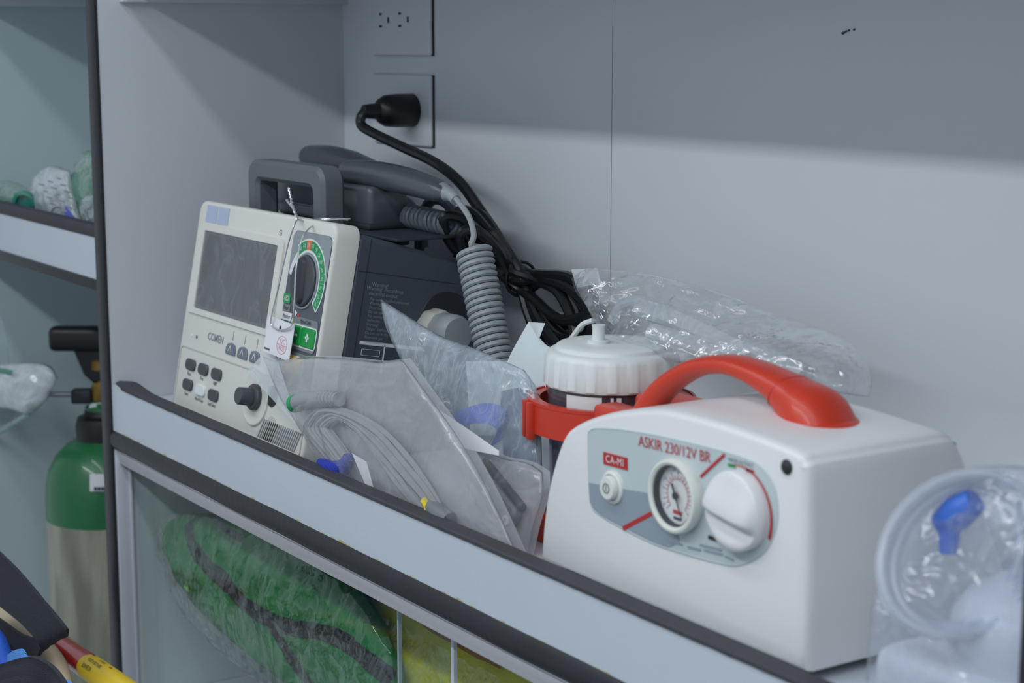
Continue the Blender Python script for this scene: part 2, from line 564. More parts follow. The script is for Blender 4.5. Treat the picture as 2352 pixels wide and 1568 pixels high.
sbox('floor', (-0.62, -1.7, -0.82), (2.6, D + 0.03, -0.80), 'floor_grey')
wb = sbox('wall_back', (XL - 0.02, D + 0.003, -0.80), (XR + 0.03, D + 0.02, 1.02), 'rubber')
for x0, x1 in ((XL, -0.0225), (0.0, 0.5107), (0.5118, XR)):
    sbox('wall_panel', (x0, D, -0.80), (x1, D + 0.003, 1.0), 'wall_bright', parent=wb)
sbox('wall_left', (XL - 0.02, 0.0, -0.80), (XL, D, 1.02), 'wall_left')
sbox('wall_middle', (-0.0225, 0.0, -0.80), (0.0, D, 1.02), 'wall')
sbox('wall_right', (XR, 0.0, -0.80), (XR + 0.022, D, 1.02), 'wall')
sbox('wall_soffit', (XL, 0.012, 0.425), (XR, D, 0.445), 'wall')
sbox('ceiling', (-0.62, -1.72, 1.02), (2.6, D + 0.02, 1.04), 'wall')
sbox('wall_front', (-0.62, -1.72, -0.80), (2.6, -1.70, 1.02), 'wall')
sbox('wall_upper', (XL, 0.012, 0.446), (XR, 0.03, 1.02), 'wall')
b = B(); G = []
for k in range(60):                      # slightly wavy rubber edging down the front of the partition
    z = -0.80 + 1.82 * k / 59
    w = 0.0006 * noise.noise(Vector((0, 0, z * 9)))
    G.append([Vector((-0.0232 + w, 0.0, z)), Vector((-0.0232 + w, -0.003, z)), Vector((-0.021 + w, -0.0045, z)),
              Vector((-0.002 + w, -0.0045, z)), Vector((0.0006 + w, -0.003, z)), Vector((0.0006 + w, 0.0, z))])
b.grid(G)
build(b, 'trim_1', 'rubber_dark', kind='structure')
sbox('trim_2', (XR - 0.001, -0.0045, -0.80), (XR + 0.023, 0.0, 1.02), 'rubber_dark', 0.002)
sbox('trim_3', (0.0, 0.0235, 0.4036), (0.013, D, 0.425), 'wall', 0.001)
sbox('trim_4', (XL, 0.0235, 0.410), (XL + 0.013, D, 0.425), 'wall', 0.001)

b = B()
for px, py, w, h in ((1937, 76, 0.0022, 0.0012), (1944, 72, 0.0016, 0.0008), (1950, 70, 0.0012, 0.0010), (1962, 68, 0.0014, 0.0010)):
    p = at(px, py, Y=D - 0.0002); b.loft(curve2([(-w, 0), (0, -h), (w, h * 0.3), (w * 0.2, h)], 3), [(0, 0), (0.0002, 0)], frame(p, (1, 0, 0), (0, 0, 1)))
build(b, 'scuff_mark', 'rubber', wb)
# lip material: laminate with yellow-green glue flecks along its edges
def lip_material():
    m = mat('lip', (198, 206, 217), 0.4, var=0.012, vscale=18, bump=0.05, bscale=350)
    nt = m.node_tree; N = nt.nodes; L = nt.links; p = N['Principled BSDF']
    old = p.inputs['Base Color'].links[0].from_socket
    g = N.new('ShaderNodeNewGeometry'); sx = N.new('ShaderNodeSeparateXYZ'); L.new(g.outputs['Position'], sx.inputs[0])
    def band(z0, w):
        a = N.new('ShaderNodeMath'); a.operation = 'SUBTRACT'; a.inputs[1].default_value = z0; L.new(sx.outputs['Z'], a.inputs[0])
        c = N.new('ShaderNodeMath'); c.operation = 'ABSOLUTE'; L.new(a.outputs[0], c.inputs[0])
        r = N.new('ShaderNodeMapRange'); r.inputs['From Min'].default_value = 0; r.inputs['From Max'].default_value = w
        r.inputs['To Min'].default_value = 0.5; r.inputs['To Max'].default_value = 0.0; L.new(c.outputs[0], r.inputs['Value'])
        return r.outputs['Result']
    n = N.new('ShaderNodeTexNoise'); n.inputs['Scale'].default_value = 70; n.inputs['Detail'].default_value = 6
    L.new(g.outputs['Position'], n.inputs['Vector'])
    mx = N.new('ShaderNodeMath'); mx.operation = 'MAXIMUM'; L.new(band(-0.0025, 0.0035), mx.inputs[0]); L.new(band(-0.0515, 0.005), mx.inputs[1])
    ad = N.new('ShaderNodeMath'); ad.operation = 'ADD'; L.new(mx.outputs[0], ad.inputs[0]); L.new(n.outputs['Fac'], ad.inputs[1])
    th = N.new('ShaderNodeMapRange'); th.inputs['From Min'].default_value = 0.97; th.inputs['From Max'].default_value = 1.06
    L.new(ad.outputs[0], th.inputs['Value'])
    mc = N.new('ShaderNodeMix'); mc.data_type = 'RGBA'; mc.inputs['B'].default_value = lin((176, 178, 118))
    L.new(th.outputs['Result'], mc.inputs['Factor']); L.new(old, mc.inputs['A']); L.new(mc.outputs['Result'], p.inputs['Base Color'])
lip_material()

sh = thing('shelf', 'long pale shelf with raised front lip and dark rubber edging', 'shelf', (0.62, 0.14, -0.09))
b = B(); b.box((0.001, 0.012, -0.05), (XR - 0.001, D, -0.02)); build(b, 'board', 'laminate', sh)
b = B(); b.box((0.001, 0.0, -0.0725), (XR - 0.001, 0.012, -0.0015)); build(b, 'front_lip', 'lip', sh)
b = B(); G = []
NX = 160
for k in range(NX):
    X = 0.0015 + (XR - 0.004) * k / (NX - 1)
    lift = 0.0045 * math.exp(-((X - 0.038) / 0.03) ** 2) + 0.0005 * noise.noise(Vector((X * 14, 1, 0)))
    pin = max(0.0, 1 - X / 0.035)
    f = -0.0013 + 0.006 * pin; bk = 0.0145 - 0.004 * pin + 0.0006 * noise.noise(Vector((X * 9, 4, 0)))
    e = 0.0004 * noise.noise(Vector((X * 60, 9, 0)))
    G.append([Vector((X, f, -0.0028 + e)), Vector((X, f, -0.0004)), Vector((X, f + 0.0015, 0.0007 + 0.3 * lift)),
              Vector((X, bk - 0.001, 0.0008 + lift)), Vector((X, bk, -0.0004 + lift)), Vector((X, bk, -0.004))])
b.grid(G); build(b, 'upper_edging', 'rubber', sh)
b = B(); G = []
for k in range(NX):
    X = 0.001 + (XR - 0.003) * k / (NX - 1)
    w = 0.0005 * noise.noise(Vector((X * 11, 2, 5)))
    G.append([Vector((X, 0.0 - 0.004 * (math.sin(math.pi * a / 8) ** 0.6), -0.0518 + w - 0.0205 * a / 8)) for a in range(9)])
b.grid(G); build(b, 'lower_edging', 'rubber_dark', sh)

b = B(); b.box((0.001, 0.004, -0.0888), (XR - 0.001, 0.012, -0.073), 0.001)
b.box((0.001, 0.012, -0.082), (XR - 0.001, 0.03, -0.073), 0.001)
build(b, 'track', 'alu', sh, label='pale aluminium sliding door track')
b = B(); b.box((0.0005, 0.0005, -0.36), (0.004, 0.0175, -0.0735), 0.0008); b.box((0.004, 0.014, -0.36), (0.0065, 0.0175, -0.09), 0.0008)
build(b, 'side_channel', 'frame_white', sh)

ls = thing('lower_shelf', 'pale cupboard floor under the green bag behind sliding panes', 'shelf', (0.62, 0.14, -0.38))
b = B(); b.box((0.001, 0.0, -0.38), (XR - 0.001, D, -0.36)); build(b, 'board', 'laminate', ls)
b = B(); b.box((0.001, 0.004, -0.36), (XR - 0.001, 0.03, -0.352), 0.001); build(b, 'track', 'alu', ls)

# sliding clear panes
for i, (x0, x1, y) in enumerate(((0.012, 0.6705, 0.0215), (0.5775, XR - 0.012, 0.0255))):
    b = B(); b.box((x0, y - 0.0012, -0.352), (x1, y + 0.0012, -0.082))
    d = build(b, 'window_%d' % (i + 1), 'film_glass', kind='structure')
    b = B()
    xe = x1 if i == 0 else x0
    wdt = 0.0042 if i == 0 else 0.0022
    b.box((xe - wdt / 2, y - 0.0016, -0.352), (xe + wdt / 2, y + 0.0016, -0.0822)); build(b, 'polished_edge', 'frame_white', d)

# left compartment shelf
l2 = thing('shelf', 'short pale shelf with dark edging holding green oxygen masks', 'shelf', (-0.28, 0.14, 0.09))
b = B(); b.box((XL + 0.001, 0.012, 0.112), (-0.0235, D, 0.130)); build(b, 'board', 'laminate', l2)
b = B(); b.box((XL + 0.001, 0.0, 0.1085), (-0.0235, 0.012, 0.1655)); build(b, 'front_lip', 'lip', l2)
b = B(); b.box((XL + 0.001, -0.0013, 0.1545), (-0.0235, 0.0145, 0.1675), 0.0015); build(b, 'upper_edging', 'rubber', l2)
b = B(); b.box((XL + 0.001, -0.003, 0.0965), (-0.0235, 0.03, 0.1090), 0.003); build(b, 'lower_edging', 'rubber_dark', l2)

# ------------------------------------------------------------------ wall sockets
def outlet(zc, label, holes=True):
    o = thing('wall_socket', label, 'socket', (0.138, D, zc - 0.0375), 'horizontal wall sockets')
    M = frame((0.138, D, zc), (1, 0, 0), (0, 0, 1))
    b = B(); b.loft(rrect(-0.062, 0.062, -0.0375, 0.0375, 0.003), [(0, 0), (0.004, 0), (0.0055, 0.0015)], M)
    build(b, 'cover_plate', 'wall_bright', o)
    b = B(); b.box((-0.0600, -0.0378, 0.0002), (0.0633, 0.0373, 0.0022), M=M); build(b, 'edge_shade', 'rubber', o)  # dark slab paints the thin shade along the plate's right and bottom edges
    if holes:
        for cx in (-0.041, 0.001):
            for (hx, hz, w, h) in ((0, 0.0065, 0.0026, 0.0012), (0, -0.0065, 0.0030, 0.0012), (0.0172, 0.0, 0.0018, 0.0030)):
                b = B(); b.box((cx + hx - w, hz - h, 0.0050), (cx + hx + w, hz + h, 0.0058), M=M)
                build(b, 'slot', 'black', o)
    return o
outlet(0.3858, 'pale wall socket plate with six dark slots near the top')
outlet(0.291, 'pale wall socket plate with black plug pushed in', False)

# ------------------------------------------------------------------ power cord
pc = thing('power_cord', 'thick black power cord plugged in and bundled behind the monitor', 'cord', (0.45, 0.25, -0.02))
M = frame((0.165, 0.2835, 0.291), (1, 0, 0), (0, 0, 1))
b = B(); b.lathe([(0, 0), (0.0165, 0), (0.0175, 0.002), (0.0175, 0.02), (0.0172, 0.026), (0.0165, 0.034), (0.0125, 0.041), (0.0085, 0.043),
                  (0.0075, 0.056), (0.0068, 0.060), (0, 0.060)], M, 28)
build(b, 'plug', 'black_plastic', pc)
CR = 0.0054
main = [(0.165, 0.228, 0.291), (0.163, 0.222, 0.286), (0.166, 0.221, 0.276)]
for px, py, yy in ((870, 312, 0.224), (925, 338, 0.228), (1000, 374, 0.232), (1058, 420, 0.236), (1108, 490, 0.24), (1150, 552, 0.242), (1188, 612, 0.243), (1202, 645, 0.243)):
    main.append(at(px, py, Y=yy))
b = B(); b.tube(main, CR, 10, sub=6); build(b, 'cable', 'black_cable', pc)
tie = at(1194, 640, Y=0.248)
loops_up = [(1028, 512, 0.186), (1058, 500, 0.212), (1085, 505, 0.235), (1066, 545, 0.196), (1095, 530, 0.25), (1110, 552, 0.225)]
loops_dn = [(1352, 690, 0.235), (1380, 740, 0.262), (1370, 762, 0.230), (1330, 712, 0.27), (1345, 735, 0.247), (1310, 762, 0.236)]
for i in range(6):
    ux, uy, uY = loops_up[i]; dx, dy, dY = loops_dn[i]
    off = Vector((0.004 * math.cos(i * 1.05), 0.009 * math.sin(i * 1.05), 0.009 * math.cos(i * 1.05 + 0.6)))
    t1 = tie + off; t2 = tie + Vector((-off.y * 0.5, -off.x, -off.z))
    U = at(ux, uy, Y=uY); Dn = at(dx, dy, Y=dY)
    axu = (U - tie); sdu = Vector((0.35, 0.0, 0.9)).normalized() * 0.014
    axd = (Dn - tie); sdd = Vector((0.3, 0.1, 0.95)).normalized() * (0.017 + 0.003 * (i % 3))
    pts = [t1, tie + axu * 0.45 + sdu * 0.8, tie + axu * 0.85 + sdu, U + axu * 0.06, tie + axu * 0.85 - sdu * 1.3, tie + axu * 0.4 - sdu * 0.7,
           t2, tie + axd * 0.3 - sdd * 0.9, tie + axd * 0.7 - sdd * 1.5, Dn + axd * 0.03 - sdd * 0.8, Dn + axd * 0.05 + sdd * 0.2, tie + axd * 0.7 + sdd * 0.9, tie + axd * 0.3 + sdd * 0.6]
    b = B(); b.tube(pts, CR * 0.97, 9, closed=True, sub=6); build(b, 'cord_loop', 'black_cable', pc)
b = B(); b.tube([tie + Vector((0.012 * math.cos(a) * 0.35 + 0.002, 0.0145 * math.cos(a), 0.0165 * math.sin(a))) for a in [k * math.pi / 8 for k in range(16)]], 0.0016, 6, closed=True)
build(b, 'cable_tie', 'black', pc)

# ------------------------------------------------------------------ monitor / defibrillator
AL = math.radians(10.74)
MO = Vector((0.095, 0.03, -0.0044))
MF = frame(MO, (1, 0, 0), (0, math.sin(AL), math.cos(AL)))           # u right, v up the face, n out of the face
def F(u, v, n=0.0): return MF @ Matrix.Translation((u, v, n))
mon = thing('defibrillator', 'cream and slate defibrillator monitor leaning back on the shelf', 'medical monitor', (0.246, 0.12, -0.02))
b = B(); b.loft(rrect(0.0, 0.302, -0.010, 0.2095, 0.012), [(-0.0245, 0.0), (-0.0032, 0.0), (-0.0015, 0.0006), (-0.0004, 0.0016), (0.0, 0.0030)], MF)
build(b, 'front_case', 'beige', mon)
# housing behind, side profile in (Y,Z) swept along X
prof = [(0.052, -0.0195), (0.205, -0.0195), (0.213, 0.06), (0.206, 0.150), (0.196, 0.160), (0.097, 0.1895), (0.090, 0.1890)]
MS = frame((0.0965, 0, 0), (0, 1, 0), (0, 0, 1))
b = B(); b.loft(prof, [(0, 0.004), (0.003, 0), (0.2975, 0), (0.3005, 0.004)], MS); build(b, 'housing', 'housing', mon, ang=25)
XS = 0.0965 + 0.3005
SF = frame((XS, 0.0913, 0.190), (0, math.cos(AL), -math.sin(AL)), (0, math.sin(AL), math.cos(AL)))   # s back, t up, n = -? 
if SF.col[2].x < 0: raise RuntimeError
def side_st(px, py):
    p = SF.inverted() @ at(px, py, X=XS); return p.x, p.y
for (s0, s1, t0, t1) in ((0.004, 0.108, -0.0325, -0.0318), (0.0125, 0.0132, -0.20, -0.002)):
    b = B(); b.box((s0, t0, -0.0003), (s1, t1, 0.0003), M=SF); build(b, 'seam', 'housing_dark', mon)
warn = [('Warning!', 873, 655, 0.0050, 'CENTER'), ('Warning! Hazardous', 884, 666, 0.0050, 'CENTER'), ('electrical output', 880, 677, 0.0050, 'CENTER')]
for tx, px, py, sz, al in warn:
    s, t = side_st(px, py)
    lettering(tx, sz, SF @ Matrix.Translation((s, t, 0.0004)), 'print_grey', mon, align=al, squash=0.92)
body_txt = ['For use by qualified personnel', 'Warning!', 'Shock hazard', 'Do not open', 'For maintenance', 'technician.', 'Warning!', 'Danger! Explosion', 'Do not use in the', 'flammable gas', 'concentration']
s0, t0 = side_st(850, 686)
for k, tx in enumerate(body_txt):
    lettering(tx, 0.0040, SF @ Matrix.Translation((s0, t0 - 0.0039 * k, 0.0004)), 'print_grey', mon, align='LEFT', squash=0.85)
s1, t1 = side_st(826, 786); s2, t2 = side_st(890, 792)
b = B(); b.box((s1, t1 - 0.0016, 0), (s1 + 0.075, t1 + 0.0016, 0.0004), M=SF); b.box((s1 + 0.026, t1 - 0.026, 0), (s1 + 0.0275, t1, 0.0004), M=SF)
b.ring(rrect(s1 + 0.003, s1 + 0.0225, t1 - 0.0115, t1 - 0.0055, 0.001), rrect(s1 + 0.0033, s1 + 0.0222, t1 - 0.0112, t1 - 0.0058, 0.001), 0, 0.0004, SF)
build(b, 'side_print', 'print_white', mon)
# recess and connector on the side
sc, tc_ = side_st(1018, 745)
b = B(); b.loft(rrect(sc - 0.026, sc + 0.03, tc_ - 0.033, tc_ + 0.031, 0.026, 8), [(0, 0), (0.0012, 0.0006), (0.0008, 0.003)], SF); build(b, 'port_recess', 'housing_dark', mon)
cn = SF @ Vector((sc - 0.012, tc_ - 0.004, 0.0))
MC = frame(cn, (0, 1, 0), (0, 0, 1))
b = B(); b.lathe([(0, 0), (0.017, 0), (0.018, 0.002), (0.018, 0.017), (0.017, 0.02), (0, 0.02)], MC, 36, lambda a, z: 1 + 0.035 * math.cos(9 * a))
cc = build(b, 'paddle_connector', 'beige_dark', mon)
b = B(); b.lathe([(0.0165, 0.0195), (0.0165, 0.030), (0.0172, 0.032), (0.0172, 0.042), (0.015, 0.048), (0, 0.049)], MC, 32); build(b, 'connector_barrel', 'coil_grey', cc)

# face: screen
b = B(); b.ring(rrect(0.0095, 0.2065, 0.0935, 0.1862, 0.004), rrect(0.0255, 0.195, 0.0995, 0.1795, 0.0015), 0.0, 0.0022, MF)
build(b, 'screen_surround', 'beige', mon)
def face_poly(name, pts, m, n0, n1, parent, bev=0.0):
    bb = B(); lv = [(n0, 0), (n1, 0)] if not bev else [(n0, 0), (n1 - bev, 0), (n1, bev)]
    bb.loft(pts, lv, MF); return build(bb, name, m, parent)
ms = mat('screen_glass', (92, 95, 100), 0.22, rgb2=(84, 87, 92), vscale=9)
scr = face_poly('screen', rrect(0.0255, 0.195, 0.0995, 0.1795, 0.001), 'screen_glass', 0.0, 0.0006, mon)
mat('screen_lcd', (66, 66, 70), 0.28, rgb2=(74, 76, 82), vscale=120, stretch=(1, 0.6, 0.35))
face_poly('display', rrect(0.031, 0.1905, 0.1025, 0.1765, 0.012), 'screen_lcd', 0.0005, 0.0008, scr)
film('film_screen', body=(150, 156, 166), haze=0.02, edge=0.1, rough=0.3, bump=0.2, bscale=24, streak=0.16, stretch=(1.0, 1, 0.7))
face_poly('protective_film', rrect(0.026, 0.1945, 0.100, 0.179, 0.001), 'film_screen', 0.0010, 0.0012, scr)
lettering('S5', 0.0075, F(0.193, 0.1915, 0.0003), 'print_dark', mon, squash=0.9)
lettering('COMEN', 0.0105, F(0.0845, 0.0752, 0.0003), 'print_grey', mon, bold=0.0002)
for u, m in ((0.0268, 'btn_white'), (0.0395, 'print_dark')):
    b = B(); b.lathe([(0.0017, 0), (0.0017, 0.0006), (0, 0.0010)], F(u, 0.0705), 12); build(b, 'indicator_light', m, mon)
for k, u in enumerate((0.1241, 0.1515, 0.179)):
    pts = [(u - 0.0105, 0.0645), (u + 0.0105, 0.0645), (u + 0.0105, 0.0705), (u + 0.0075, 0.0748), (u, 0.0762), (u - 0.0075, 0.0748), (u - 0.0105, 0.0705)]
    sbn = face_poly('soft_key', pts, 'btn_slate', 0, 0.0018, mon, 0.0006)
    b = B()
    b.poly([F(u - 0.0042, 0.0676, 0.0021).translation, F(u - 0.0028, 0.0676, 0.0021).translation, F(u, 0.0722, 0.0021).translation, F(u, 0.0742, 0.0021).translation])
    b.poly([F(u, 0.0742, 0.0021).translation, F(u, 0.0722, 0.0021).translation, F(u + 0.0028, 0.0676, 0.0021).translation, F(u + 0.0042, 0.0676, 0.0021).translation])
    build(b, 'arrow_mark', 'print_white', sbn, flat=True)
    b = B(); b.box((u - 0.0004, 0.0785, 0), (u + 0.0004, 0.0880, 0.0004), M=MF); build(b, 'tick_mark', 'print_grey', mon)
# lower button field
b = B(); b.ring(rrect(0.0055, 0.297, -0.0045, 0.0580, 0.005), rrect(0.0067, 0.2958, -0.0033, 0.0568, 0.004), 0, 0.0009, MF); build(b, 'panel_ridge', 'beige_dark', mon)
keys = [('Menu', 0.0332, 0.0412, 'btn_dark'), ('Print', 0.065, 0.0412, 'btn_dark'), ('NIBP', 0.0975, 0.0412, 'btn_dark'),
        ('Event', 0.0332, 0.0205, 'btn_dark'), ('Alarm Pause', 0.0655, 0.0198, 'btn_white'), ('Lead Select', 0.0970, 0.0198, 'btn_dark')]
b0 = None
for tx, u, v, m in keys:
    kb = face_poly('key', rrect(u - 0.0082, u + 0.0142, v - 0.0056, v + 0.0056, 0.0045), m, 0, 0.0025, mon, 0.0008)
    lettering(tx, 0.0052, F(u + 0.001, v - 0.0098, 0.0003), 'print_black', mon, squash=0.8)
# rotary knob in its dish
KU, KV = 0.1930, 0.0335
b = B(); b.lathe([(0.0275, 0.0), (0.0272, 0.0018), (0.0262, 0.0022), (0.022, 0.0010), (0.010, 0.0003), (0, 0.0003)], F(KU, KV), 40)
build(b, 'knob_dish', 'beige', mon)
b = B(); b.lathe([(0.0125, 0.0), (0.0128, 0.004), (0.0118, 0.0055), (0.0088, 0.0062), (0.0084, 0.0185), (0.0078, 0.0195), (0, 0.0195)], F(KU, KV), 32)
build(b, 'rotary_knob', 'btn_dark', mon)
b = B(); b.lathe([(0.010, 0.0), (0.010, 0.0012), (0.006, 0.0016), (0, 0.0016)], F(0.2265, 0.0400), 24); build(b, 'socket_port', 'housing_dark', mon)
# speaker grille
b = B(); b.lathe([(0.0115, 0.0), (0.0115, 0.0003), (0, 0.0003)], F(0.2325, 0.0105), 24); build(b, 'speaker', 'beige_dark', mon)
first = None
for k in range(20):
    u = 0.213 + 0.0040 * k
    Mk = F(u, 0.0075) @ Matrix.Rotation(math.radians(-26), 4, 'Z')
    b = B(); b.box((-0.0007, -0.0105, 0.0003), (0.0007, 0.0105, 0.0007), M=Mk)
    dark = abs(u - 0.2325) < 0.009
    build(b, 'grille_slit', 'housing_dark' if dark else 'print_grey', mon)
# control strip with dial
cl = face_poly('control_strip', rrect(0.2215, 0.2985, 0.052, 0.1972, 0.008), 'label_dark', 0, 0.0006, mon)
top = [p for p in rrect(0.2217, 0.2983, 0.100, 0.1970, 0.008) if p[1] > 0.15]
pts = [(0.2217, 0.156), (0.2983, 0.156)] + [p for p in top if p[1] > 0.156]
face_poly('strip_upper', pts, 'label_light', 0.0005, 0.0009, cl)
DU, DV = 0.2580, 0.1525
def arcpoly(a0, a1, r0, r1, n=6):
    o = [(DU + r1 * math.cos(math.radians(a0 + (a1 - a0) * i / n)), DV + r1 * math.sin(math.radians(a0 + (a1 - a0) * i / n))) for i in range(n + 1)]
    i_ = [(DU + r0 * math.cos(math.radians(a1 + (a0 - a1) * i / n)), DV + r0 * math.sin(math.radians(a1 + (a0 - a1) * i / n))) for i in range(n + 1)]
    return o + i_
def fix(pts):
    a = sum(pts[i - 1][0] * pts[i][1] - pts[i][0] * pts[i - 1][1] for i in range(len(pts)))
    return pts if a > 0 else pts[::-1]
lets = ['360', '300', '200', '170', '150', '120', '100', '70', '50', '30', '20', '15']
face_poly('dial_field', fix(arcpoly(-42, 128, 0.0265, 0.0392, 30)), 'print_white', 0.0008, 0.0011, cl)
for k, tx in enumerate(lets):
    a = 121 - 14 * k
    seg = face_poly('dial_segment', fix(arcpoly(a + 6.6, a - 6.6, 0.0290, 0.0376)), 'orange' if tx == '200' else 'green', 0.0010, 0.0014, cl)
    ra = math.radians(a)
    lettering(tx, 0.0052, F(DU + 0.0333 * math.cos(ra), DV + 0.0333 * math.sin(ra), 0.0017), 'print_white', seg, squash=0.75)
face_poly('off_field', fix(arcpoly(130, 174, 0.0265, 0.0335, 8)), 'print_white', 0.0008, 0.0013, cl)
b = B(); b.lathe([(0.0262, 0.0008), (0.0258, 0.0022), (0.0246, 0.0024), (0.024, 0.002)], F(DU, DV), 48); build(b, 'dial_ring', 'label_light', cl)
b = B(); b.lathe([(0.0238, 0.0008), (0.0234, 0.0035), (0.0222, 0.0046), (0.0205, 0.0048), (0, 0.0048)], F(DU, DV), 40)
dk = build(b, 'mode_dial', 'btn_dark', mon)
b = B(); b.loft(rrect(-0.0065, 0.0065, -0.0215, 0.0215, 0.0062), [(0.004, -0.001), (0.0072, 0.0005), (0.0082, 0.002)], F(DU, DV) @ Matrix.Rotation(math.radians(6), 4, 'Z'))
build(b, 'grip', 'housing_dark', dk)
def lab(u0, u1, v0, v1, m, tx, tm, sz=0.0062, r=0.0015):
    q = face_poly('label_patch', rrect(u0, u1, v0, v1, r), m, 0.0008, 0.0013, cl)
    if tx: lettering(tx, sz, F((u0 + u1) / 2, (v0 + v1) / 2, 0.0016), tm, q, squash=0.8)
    return q
lab(0.2205, 0.2345, 0.1285, 0.1375, 'green', 'AED', 'print_white', 0.0066)
lab(0.2222, 0.2370, 0.1210, 0.1278, 'plate_grey', 'Pacer', 'print_black', 0.0055)
lab(0.2225, 0.2425, 0.1130, 0.1205, 'print_white', 'Monitor', 'print_black', 0.0058)
face_poly('pointer', fix([(0.243, 0.1125), (0.2465, 0.1125), (0.2525, 0.1225), (0.2475, 0.1245)]), 'print_white', 0.0008, 0.0013, cl)
face_poly('pointer', fix([(0.2535, 0.1185), (0.2580, 0.1185), (0.2580, 0.1215), (0.2535, 0.1215)]), 'red_print', 0.0008, 0.0013, cl)
lab(0.2455, 0.2965, 0.0895, 0.1195, 'plate_grey', None, None, r=0.005)
lettering('Manual Defib', 0.0052, F(0.2725, 0.1160, 0.0017), 'print_black', cl, squash=0.78)
face_poly('button_rim', rrect(0.2480, 0.2968, 0.0922, 0.1128, 0.004), 'print_white', 0.0010, 0.0016, cl)
for u0, u1, tx in ((0.2495, 0.2680, '-'), (0.2690, 0.2955, '+')):
    gb = face_poly('energy_button', rrect(u0, u1, 0.0937, 0.1115, 0.0022), 'green_btn', 0.0012, 0.0030, mon, 0.0008)
    b = B(); uc = (u0 + u1) / 2
    b.box((uc - 0.0035, 0.1017, 0.0029), (uc + 0.0035, 0.1037, 0.0033), M=MF)
    if tx == '+': b.box((uc - 0.0012, 0.0990, 0.0029), (uc + 0.0012, 0.1064, 0.0033), M=MF)
    build(b, 'sign', 'print_white', gb)
lab(0.2455, 0.2965, 0.0600, 0.0868, 'plate_grey', None, None, r=0.005)
face_poly('button_rim', rrect(0.2485, 0.2795, 0.0655, 0.0838, 0.004), 'print_white', 0.0010, 0.0016, cl)
face_poly('charge_button', rrect(0.2495, 0.2785, 0.0667, 0.0828, 0.003), 'yellow_btn', 0.0012, 0.0045, mon, 0.0012)
# pieces of pale tape on the top left corner
film('film_tape', body=(186, 202, 234), haze=0.72, edge=0.2, rough=0.3, bump=0.1, bscale=60, streak=0.0)
for u0, u1 in ((0.019, 0.0455), (0.0475, 0.0735)):
    b = B(); b.grid([[MF @ Vector((u, v, n)) for u in (u0, (u0 + u1) / 2, u1)] for v, n in ((0.188, 0.0005), (0.2045, 0.0004), (0.2085, -0.0012), (0.2100, -0.004), (0.2100, -0.016))])
    build(b, 'tape', 'film_tape', mon)

# carrying handle on top
outer = rrect(0.124, 0.292, 0.150, 0.2440, 0.016, 6); inner = rrect(0.1465, 0.2695, 0.130, 0.2235, 0.006, 6)
MH = frame((0, 0.108, 0), (1, 0, 0), (0, 0, 1))
b = B(); MHb = MH @ Matrix.Translation((0, 0, -0.026))
hn = len(outer)
t = bmesh.new(); rings = []
for h, ins in ((0, 0.004), (0.004, 0), (0.022, 0), (0.026, 0.004)):
    rings.append(([t.verts.new((p[0], p[1], h)) for p in inset(outer, ins)], [t.verts.new((p[0], p[1], h)) for p in inset(inner, -ins)]))
for (o1, i1), (o2, i2) in zip(rings, rings[1:]):
    for i in range(hn):
        j = (i + 1) % hn
        t.faces.new((o1[i], o1[j], o2[j], o2[i])); t.faces.new((i1[j], i1[i], i2[i], i2[j]))
for (o1, i1) in (rings[0], rings[-1]):
    for i in range(hn):
        j = (i + 1) % hn
        t.faces.new((o1[i], o1[j], i1[j], i1[i]))
bmesh.ops.recalc_face_normals(t, faces=t.faces)
b.merge(t, MHb); build(b, 'carry_handle', 'handle_grey', mon)
# paddle tray, deck block and two paddles
b = B(); b.box((0.104, 0.134, 0.165), (0.300, 0.20, 0.1835), 0.002); b.box((0.240, 0.128, 0.1815), (0.400, 0.203, 0.1845), 0.001)
build(b, 'paddle_tray', 'housing_dark', mon)
b = B(); b.box((0.104, 0.150, 0.184), (0.250, 0.190, 0.2235), 0.006, 3); b.box((0.102, 0.1485, 0.1975), (0.252, 0.19, 0.1990))
build(b, 'printer_cover', 'handle_grey', mon)
def paddle(x0, y, z, L, name='shock_paddle'):
    bb = B()
    P = [(x0, y, z), (x0 + 0.05 * L, y, z + 0.001), (x0 + 0.3 * L, y, z + 0.002), (x0 + 0.6 * L, y, z - 0.001), (x0 + 0.9 * L, y, z - 0.006), (x0 + L, y, z - 0.008)]
    bb.sweep(P, None, (0, 1, 0), [0.012, 0.017, 0.018, 0.016, 0.013, 0.008], [0.008, 0.0125, 0.0125, 0.0125, 0.010, 0.006], 18)
    pd = build(bb, name, 'paddle', mon)
    bb = B(); bb.box((x0 + 0.012, y - 0.022, 0.1848), (x0 + 0.080, y + 0.022, z - 0.008), 0.006, 3); build(bb, 'electrode_block', 'paddle', pd)
    bb = B(); bb.box((x0 + 0.008, y - 0.026, 0.1846), (x0 + 0.086, y + 0.026, 0.1905), 0.002); build(bb, 'electrode_plate', 'housing_dark', pd)
    return pd
pd = paddle(0.236, 0.168, 0.2335, 0.188)
b = B(); pe = Vector((0.420, 0.168, 0.2262))
b.tube([pe + Vector((-0.006, 0, 0.002)), pe, pe + Vector((0.012, -0.001, -0.001)), pe + Vector((0.022, -0.002, -0.005))], [0.0085, 0.008, 0.0062, 0.005], 14, sub=3)
build(b, 'strain_relief', 'coil_grey', pd)
pd2 = paddle(0.062, 0.213, 0.2385, 0.150)
